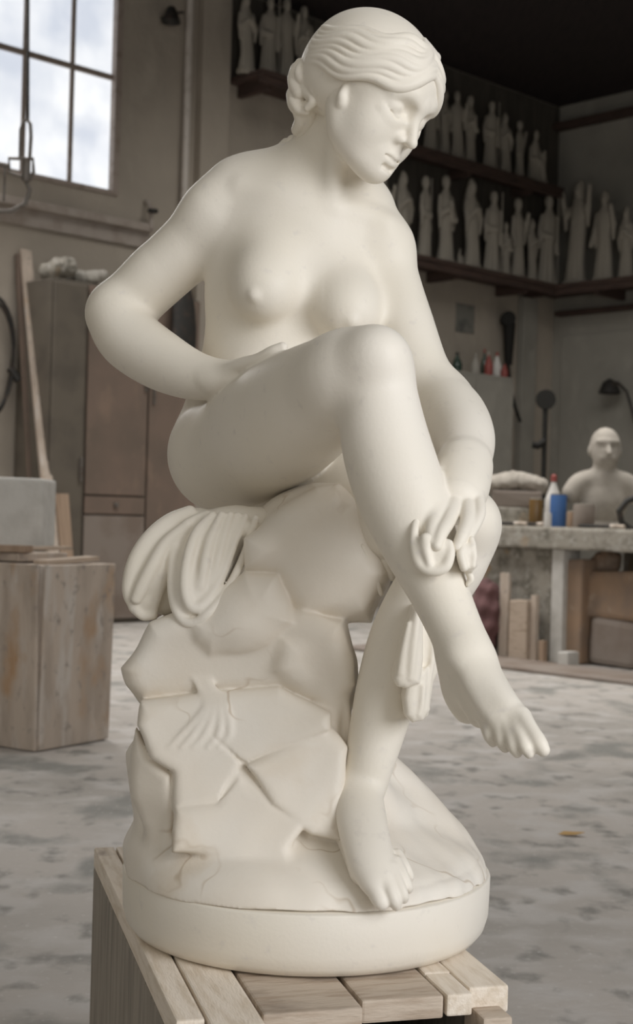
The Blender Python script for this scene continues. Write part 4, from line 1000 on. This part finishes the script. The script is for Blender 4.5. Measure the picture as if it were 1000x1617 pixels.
hb(body, (0, 0.072, -0.044), (0.026, 0.017, 0.016), 0.012)
for s in (-1, 1):
    hb(body, (s * 0.0065, 0.0985, -0.0232), (0.0036, 0.0055, 0.0032), 0.003, 'sub')
    hc(body, [(0.0, 0.0900, -0.0408, 0.0044), (s * 0.009, 0.0885, -0.0400, 0.0040), (s * 0.019, 0.0805, -0.0425, 0.0026)], 0.003)
    hc(body, [(0.0, 0.0868, -0.0515, 0.0054), (s * 0.010, 0.0850, -0.0502, 0.0047), (s * 0.0195, 0.0785, -0.0455, 0.0026)], 0.003)
    hc(body, [(0.0, 0.0955, -0.0462, 0.0014), (s * 0.010, 0.0925, -0.0450, 0.0014), (s * 0.0215, 0.0822, -0.0438, 0.0009)], 0.0035, 'sub')
hc(body, [(-0.010, 0.0885, -0.0590, 0.0022), (0, 0.0900, -0.0592, 0.0022), (0.010, 0.0885, -0.0590, 0.0022)], 0.008, 'sub')

ST = empty('marble_statue', (0.0, 1.82, 0.48))
SO = (0.0, 1.82, 0.48)
tag(ST, 'white marble statue of a seated bathing woman on a rock, on the wooden stand', 'statue')
def bx(px0, py0, px1, py1, Y0, Y1):
    P = np.array([W(x, y, Y) for x in (px0, px1) for y in (py0, py1) for Y in (Y0, Y1)]); return P.min(0), P.max(0)
HEADB = (H(0, 0, 0) + np.array((-0.13, -0.15, -0.135)), H(0, 0, 0) + np.array((0.15, 0.15, 0.15)))
LH = bx(655, 740, 775, 880, 1.46, 1.60)
RF = bx(735, 1100, 885, 1210, 1.33, 1.46)
LF = bx(560, 1340, 660, 1450, 1.53, 1.63)
RHB = bx(345, 535, 480, 630, 1.75, 1.87)
body.mesh('figure', [(HEADB[0], HEADB[1], 0.00125 ), (LH[0], LH[1], 0.0013 ), (RF[0], RF[1], 0.0013 ), (LF[0], LF[1], 0.0013 ), (RHB[0], RHB[1], 0.0013 ),
                    (np.array((-0.36, 1.33, 0.50)), np.array((0.30, 2.14, 1.70)), 0.0027 )], M_marble, ST, SO)

# --- hair
hair = Sculpt()
hb(hair, (0, -0.0185, 0.045), (0.0785, 0.1025, 0.0815), 0.01)
hb(hair, (0, 0.030, 0.046), (0.075, 0.08, 0.030), 0.01, 'sub')
hb(hair, (0, -0.0185, 0.050), (0.0770, 0.0900, 0.0765), 0.01)
hb(hair, (0, -0.045, 0.012), (0.066, 0.062, 0.052), 0.03)
c0 = np.array((0, -0.015, 0.040)); er = np.array((0.0815, 0.108, 0.084))
for s in (-1, 1):
    for i in range(8):
        f0 = i / 7.0; rows = []
        e_front = 27 + 32 * f0; e_side = -24 + 60 * f0; e_back = -18 + 32 * f0
        for j in range(26):
            t = j / 25.0
            lam = math.radians(1 + 126 * t)
            e = (1 - t) ** 2 * e_front + 2 * t * (1 - t) * e_side + t * t * e_back + 3.4 * math.sin(t * 17 + i * 0.35) * (1 - 0.4 * t)
            e = math.radians(e)
            dv = np.array((s * math.sin(lam) * math.cos(e), math.cos(lam) * math.cos(e), math.sin(e)))
            p = c0 + er * dv * (1.0 + 0.015 * math.sin(math.pi * t))
            r = (0.0074 + 0.0016 * math.sin(t * 8 + i * 1.7)) * (0.6 + 0.4 * math.sin(math.pi * min(1, 0.15 + t)))
            rows.append((p[0], p[1], p[2], r))
        hc(hair, rows, 0.0016, sub=2)
# gathered curls behind the ear and at the nape
for rows in (((482, 98, 1.86, 7), (474, 112, 1.855, 9), (478, 124, 1.855, 9), (490, 128, 1.855, 7)),
             ((470, 110, 1.88, 12), (468, 128, 1.87, 14), (474, 145, 1.865, 13)),
             ((466, 150, 1.88, 14), (470, 165, 1.875, 15), (482, 172, 1.87, 13), (492, 165, 1.865, 10)),
             ((492, 122, 1.85, 8), (502, 120, 1.845, 9), (506, 130, 1.84, 8), (500, 138, 1.845, 7)),
             ((508, 124, 1.84, 8), (516, 130, 1.835, 9), (514, 142, 1.835, 9), (520, 152, 1.835, 8)),
             ((484, 138, 1.86, 12), (494, 150, 1.855, 13), (506, 158, 1.85, 10), (515, 158, 1.845, 7)),
             ((476, 176, 1.88, 14), (478, 190, 1.885, 13), (470, 205, 1.90, 10)),
             ((490, 178, 1.875, 12), (488, 196, 1.885, 10), (474, 216, 1.905, 8), (458, 232, 1.925, 7)),
             ((462, 222, 1.92, 9), (449, 236, 1.925, 8), (443, 250, 1.925, 6)),
             ((466, 226, 1.915, 7), (456, 242, 1.92, 6), (450, 258, 1.92, 4)),
             ((452, 226, 1.935, 8), (438, 240, 1.935, 7), (432, 252, 1.935, 4)),
             ((500, 145, 1.885, 18), (486, 158, 1.90, 18), (484, 185, 1.905, 13)),
             ((474, 100, 1.875, 8), (464, 118, 1.87, 8), (462, 136, 1.875, 7)),
             ((462, 158, 1.872, 7), (470, 172, 1.865, 7), (484, 176, 1.86, 6)),
             ((488, 146, 1.852, 6), (494, 160, 1.847, 7), (486, 170, 1.852, 6)),
             ((500, 126, 1.84, 6), (494, 136, 1.842, 6), (500, 148, 1.842, 6), (510, 146, 1.84, 5))):
    hair.chain(C(*rows), 0.0016)
# shape between the parting and forehead
hair.mesh('hair', [(HEADB[0] - np.array((0.03, 0.0, 0.02)), HEADB[1] + np.array((0.0, 0.02, 0.02)), 0.0013 )], M_marble, ST, SO)

# --- rock, seat and mound
rock = Sculpt()
def stone(S, poly, Yf, Yb, front=(0, -1, 0.1), rnd=0.008, k=0.006, cham=0.012):
    """a stone block: frontal outline carried back into depth, front face tilted, arrises chamfered"""
    P = np.array([W(x, y, Yf + 0.02) for x, y in poly]); c = P.mean(0)
    n = np.array(front, float); n /= np.linalg.norm(n); V = P[:, [0, 2]]
    def fn(X, Y, Z):
        x, z = X + 0 * Z, Z + 0 * X
        dd = None; sg = np.ones(np.broadcast(x, z).shape)
        N_ = len(V)
        for a in range(N_):
            b = (a - 1) % N_
            ex, ez = V[b] - V[a]; wx, wz = x - V[a][0], z - V[a][1]
            t = np.clip((wx * ex + wz * ez) / (ex * ex + ez * ez), 0, 1)
            q = (wx - ex * t) ** 2 + (wz - ez * t) ** 2
            dd = q if dd is None else np.minimum(dd, q)
            c1 = z >= V[a][1]; c2 = z < V[b][1]; c3 = ex * wz > ez * wx
            al = (c1 & c2 & c3) | (~c1 & ~c2 & ~c3)
            sg = np.where(al, -sg, sg)
        d2 = sg * np.sqrt(dd)
        fr = (X - c[0]) * n[0] + (Y - Yf) * n[1] + (Z - c[2]) * n[2]
        def smx(a, b):
            h = np.maximum(rnd - np.abs(a - b), 0) / rnd
            return np.maximum(a, b) + h * h * rnd * 0.25
        return np.maximum(smx(smx(d2, fr), (d2 + fr) * 0.7071 + cham), Y - Yb)
    lo = P.min(0) - 0.01; hi = P.max(0) + 0.01; lo[1] = Yf - 0.09; hi[1] = Yb
    return S.add(fn, lo, hi, k)
# seat boulder under the thighs
stone(rock, [(386, 850), (440, 815), (500, 772), (535, 764), (560, 790), (592, 845), (622, 905), (590, 989), (462, 987), (430, 909), (386, 900)], 1.712, 2.04, (0.12, -1, -0.10), 0.03, 0.008, 0.004)
stone(rock, [(292, 962), (345, 950), (384, 903), (440, 906), (472, 985), (420, 1018), (377, 1032), (330, 1043), (298, 1022), (280, 985)], 1.700, 1.98, (-0.20, -1, 0.06), 0.025, 0.004, 0.010)
rock.ball(W(392, 975, 1.765), (0.058, 0.072, 0.050), 0.012)
rock.ball(W(500, 842, 1.84), (0.085, 0.115, 0.06), 0.03)
# bands of the column
stone(rock, [(188, 1057), (237, 985), (300, 960), (480, 960), (541, 980), (566, 1080), (541, 1118), (521, 1128), (440, 1092), (341, 1101), (220, 1118), (197, 1084)], 1.722, 2.0, (-0.10, -1, -0.14), 0.008, 0.004, 0.010)
stone(rock, [(440, 1000), (530, 985), (562, 1080), (520, 1122), (470, 1096), (430, 1060)], 1.710, 1.95, (0.30, -1, 0.02), 0.010, 0.006, 0.012)
stone(rock, [(213, 1147), (221, 1112), (341, 1095), (440, 1086), (523, 1125), (520, 1150), (386, 1208), (420, 1260), (345, 1262), (278, 1275), (272, 1218), (238, 1197)], 1.684, 2.0, (-0.08, -1, 0.36), 0.006, 0.003, 0.005)
stone(rock, [(211, 1148), (240, 1195), (275, 1216), (280, 1280), (276, 1330), (240, 1330), (205, 1262), (205, 1190)], 1.700, 2.0, (-0.75, -1, 0.02), 0.006, 0.003, 0.004)
stone(rock, [(197, 1190), (215, 1160), (250, 1200), (262, 1330), (215, 1330), (203, 1262)], 1.735, 2.0, (-0.6, -1, 0.05), 0.007, 0.004, 0.006)
stone(rock, [(384, 1206), (514, 1145), (548, 1184), (540, 1320), (490, 1310), (430, 1265)], 1.664, 1.95, (0.10, -1, 0.42), 0.006, 0.002, 0.004)
stone(rock, [(340, 1262), (384, 1208), (440, 1262), (492, 1290), (450, 1340), (272, 1340), (277, 1270)], 1.654, 1.95, (-0.05, -1, 0.50), 0.006, 0.002, 0.004)
stone(rock, [(500, 975), (546, 975), (567, 1083), (550, 1150), (555, 1200), (540, 1330), (480, 1330)], 1.722, 2.0, (0.35, -1, 0), 0.010, 0.006, 0.008)
rock.rbox(W(400, 1150, 1.90), (0.10, 0.12, 0.14), 0.01, 0.01)
# cloth falling down the right side of the column
for rows in (((520, 990, 1.74, 9), (532, 1060, 1.735, 9), (548, 1120, 1.73, 8), (552, 1170, 1.73, 6)),
             ((540, 988, 1.76, 8), (555, 1060, 1.755, 8), (562, 1110, 1.75, 7))):
    rock.chain(C(*rows), 0.006)
# water-worn flutes on the front of the rock
def onsurf(S, rows, lift=0.0, k=0.004, into=None, mode='add', flat=None):
    """round cones laid along measured points on the carved surface"""
    ys = [S.surf(x, y) for x, y, r in rows]; g = [v for v in ys if v is not None]
    fb = min(g) if g else 1.76
    ys = [v if v is not None else fb for v in ys]
    ys = [sum(ys[max(0, i - 1):i + 2]) / len(ys[max(0, i - 1):i + 2]) for i in range(len(ys))]
    (into or S).chain([(W(x, y, Y - lift), r * Y / FPX) for (x, y, r), Y in zip(rows, ys)], k, mode)
base = Sculpt(); base.ops = list(rock.ops)
for i, (x0, x1, x2) in enumerate(((303, 322, 284), (309, 329, 303), (316, 337, 322), (323, 346, 344), (330, 356, 362))):
    onsurf(base, [(x0 + 2, 1070, 1.2), (x0 + 9, 1086, 2.4), (x1, 1102, 3.4), (x1 + 2, 1118, 4.5), ((x1 + x2) / 2 + 4, 1140, 4), (x2, 1162, 3.5), (x2 - 16, 1180, 2)], 0.001, 0.005, rock)
onsurf(base, [(340, 1166, 1), (365, 1188, 1.6), (384, 1205, 1.6)], 0.0, 0.004, rock, 'sub')
onsurf(base, [(345, 1268, 1), (365, 1235, 1.6), (384, 1210, 1.6)], 0.0, 0.004, rock, 'sub')
DC = np.array((0.0, 1.80)); DR = 0.2305
def mound(X, Y, Z):
    rho = np.sqrt((X - DC[0]) ** 2 + (Y - DC[1]) ** 2)
    h = 0.588 + 0.062 * np.clip(1 - ((X + 0.03) ** 2 / 0.25 ** 2 + (Y - 1.90) ** 2 / 0.30 ** 2), -0.2, 1) + 0.004 * np.sin(X * 28 + 1) * np.sin(Y * 23)
    a = (Z - h) * 0.93; b = rho - DR
    hh = np.maximum(0.035 - np.abs(a - b), 0) / 0.035
    d = np.maximum(a, b) + hh * hh * 0.035 * 0.25
    return np.maximum(d, 0.555 - Z)
rock.add(mound, (-0.24, 1.56, 0.555), (0.24, 2.04, 0.68), 0.014)
rock.chain(C((600, 1215, 1.86, 34), (650, 1275, 1.85, 38), (690, 1330, 1.83, 34)), 0.03)
rock.chain(C((560, 1215, 1.80, 40), (600, 1290, 1.80, 40)), 0.03)
nf = noise_fn(0.0012, 26, 5)
rock.add(lambda X, Y, Z: nf(X, Y, Z), (-0.4, 1.5, 0.57), (0.4, 2.1, 1.2), 0.01, 'disp')
rock.mesh('rock', [(np.array((-0.27, 1.54, 0.545)), np.array((0.25, 2.08, 1.06)), 0.0022 )], M_rock, ST, SO)

# round plinth disc
pl = MB(); o = (DC[0] - SO[0], DC[1] - SO[1], 0.48 - SO[2])
prof = [(0.0001, 0), (0.208, 0.0), (0.2185, 0.003), (0.2255, 0.012), (0.2295, 0.026), (0.2305, 0.045), (0.2310, 0.0715), (0.2300, 0.0735), (0.2285, 0.0745), (0.0001, 0.0765)]
pl.lathe(prof, o, 160).build('plinth', M_marble, ST, True)

# --- drapery
cloth = Sculpt(); tail = Sculpt(); held = Sculpt()
bk = Sculpt()
bk.chain(C((312, 838, 1.80, 36), (268, 866, 1.79, 38), (240, 908, 1.785, 33), (226, 940, 1.785, 22)), 0.012)
bk.chain(C((372, 838, 1.79, 38), (345, 852, 1.78, 46), (325, 893, 1.772, 48), (309, 942, 1.748, 36), (303, 956, 1.742, 26)), 0.012)
bk.chain(C((300, 900, 1.80, 40), (262, 950, 1.80, 22)), 0.01)
bk.ball(W(230, 950, 1.785), 0.017, 0.01)
bk.ball(W(400, 832, 1.82), (0.055, 0.07, 0.026), 0.012)
cloth.ops = list(bk.ops)
full = Sculpt(); full.ops = list(rock.ops) + list(bk.ops)
for lift, rows in ((0.000, ((300, 808, 10), (268, 824, 13), (238, 850, 14), (216, 884, 14), (206, 920, 13), (206, 942, 11), (214, 957, 9))),
             (0.003, ((296, 828, 8), (262, 858, 10), (240, 895, 11), (224, 926, 11), (215, 945, 9))),
             (0.001, ((280, 868, 6), (262, 905, 7), (250, 940, 7), (244, 962, 6))),
             (0.001, ((212, 960, 8), (226, 972, 8), (242, 972, 7))),
             (0.001, ((326, 812, 6), (304, 822, 7), (286, 842, 8), (276, 870, 8), (272, 905, 8), (273, 940, 8), (280, 966, 8), (293, 982, 8), (312, 982, 8), (330, 968, 8), (350, 945, 7), (368, 915, 7), (384, 880, 6.5), (396, 845, 6), (404, 818, 5))),
             (0.003, ((336, 814, 7), (313, 838, 8.5), (300, 870, 9), (293, 908, 9), (294, 938, 9), (303, 958, 9), (318, 957, 9), (334, 938, 8.5), (350, 908, 8), (366, 868, 7), (380, 835, 6), (388, 815, 5))),
             (0.003, ((350, 813, 6), (333, 850, 8), (324, 888, 9), (318, 925, 8))),
             (0.003, ((364, 813, 6), (353, 850, 7), (343, 888, 7), (333, 920, 6))),
             (0.002, ((376, 813, 5), (368, 845, 6), (358, 882, 6))),
             (0.002, ((586, 835, 6), (600, 868, 7), (620, 912, 6))),
             (0.001, ((572, 862, 4), (588, 898, 5), (602, 938, 4)))):
    onsurf(full, rows, lift, 0.005, cloth)
# tail hanging behind the crossed shin
for pg, Yf, th in ((((650, 955), (668, 955), (668, 1040), (663, 1078), (640, 1085), (626, 1082), (619, 1070), (636, 1000)), 1.625, 0.02),
                   (((640, 1060), (676, 1050), (679, 1120), (668, 1136), (650, 1139), (638, 1128), (635, 1100)), 1.635, 0.022),
                   (((655, 955), (690, 955), (702, 1040), (684, 1076), (676, 1128), (664, 1136), (652, 1120), (650, 1000)), 1.65, 0.03)):
    stone(tail, pg, Yf + 0.01, Yf + 0.045 + th, (0.25, -1, 0.02), 0.006, 0.0015, 0.003)
tb_ = Sculpt(); tb_.ops = list(tail.ops)
for rows in (((660, 965, 5), (654, 1010, 6), (650, 1050, 6), (648, 1070, 4)), ((645, 985, 3), (636, 1030, 4), (632, 1062, 4)),
             ((668, 1085, 4), (666, 1110, 4), (662, 1128, 3)), ((682, 970, 4), (684, 1020, 5), (680, 1060, 4), (674, 1110, 3))):
    onsurf(tb_, list(rows), 0.0, 0.004, tail)
# the end held in her left hand
held.ball(W(683, 874, 1.502), (0.021, 0.013, 0.0225), 0.004)
held.ball(W(684, 878, 1.484), (0.013, 0.006, 0.0135), 0.006, 'sub')
for rows in (((662, 808, 1.53, 5), (655, 835, 1.512, 7), (655, 868, 1.502, 8), (664, 892, 1.496, 9), (683, 901, 1.493, 9.5), (703, 895, 1.492, 9), (711, 875, 1.494, 8), (710, 858, 1.498, 6)),
             ((672, 850, 1.497, 8), (674, 872, 1.492, 7), (678, 890, 1.490, 5)),
             ((730, 856, 1.506, 6), (728, 876, 1.498, 7), (733, 896, 1.496, 7)),
             ((744, 852, 1.510, 6), (748, 876, 1.502, 6), (747, 893, 1.500, 5)),
             ((740, 905, 1.515, 5), (744, 914, 1.515, 6), (739, 923, 1.515, 4))):
    held.chain(C(*rows), 0.004)
stone(held, [(722, 858), (750, 856), (754, 893), (744, 904), (728, 902), (722, 885)], 1.497, 1.53, (0.3, -1, 0.05), 0.006, 0.003, 0.003)
cloth.mesh('drapery', [(np.array((-0.27, 1.60, 0.72)), np.array((0.18, 1.93, 1.03)), 0.0018 )], M_marble, ST, SO)
tail.mesh('drapery_tail', [(W(700, 1150, 1.75) - np.array((0.09, 0.14, 0.02)), W(700, 920, 1.75) + np.array((0.06, 0.03, 0.04)), 0.0015 )], M_marble, ST, SO)
held.mesh('held_cloth', [(bx(640, 790, 770, 940, 1.45, 1.56)[0], bx(640, 790, 770, 940, 1.45, 1.56)[1], 0.0013 )], M_marble, ST, SO)
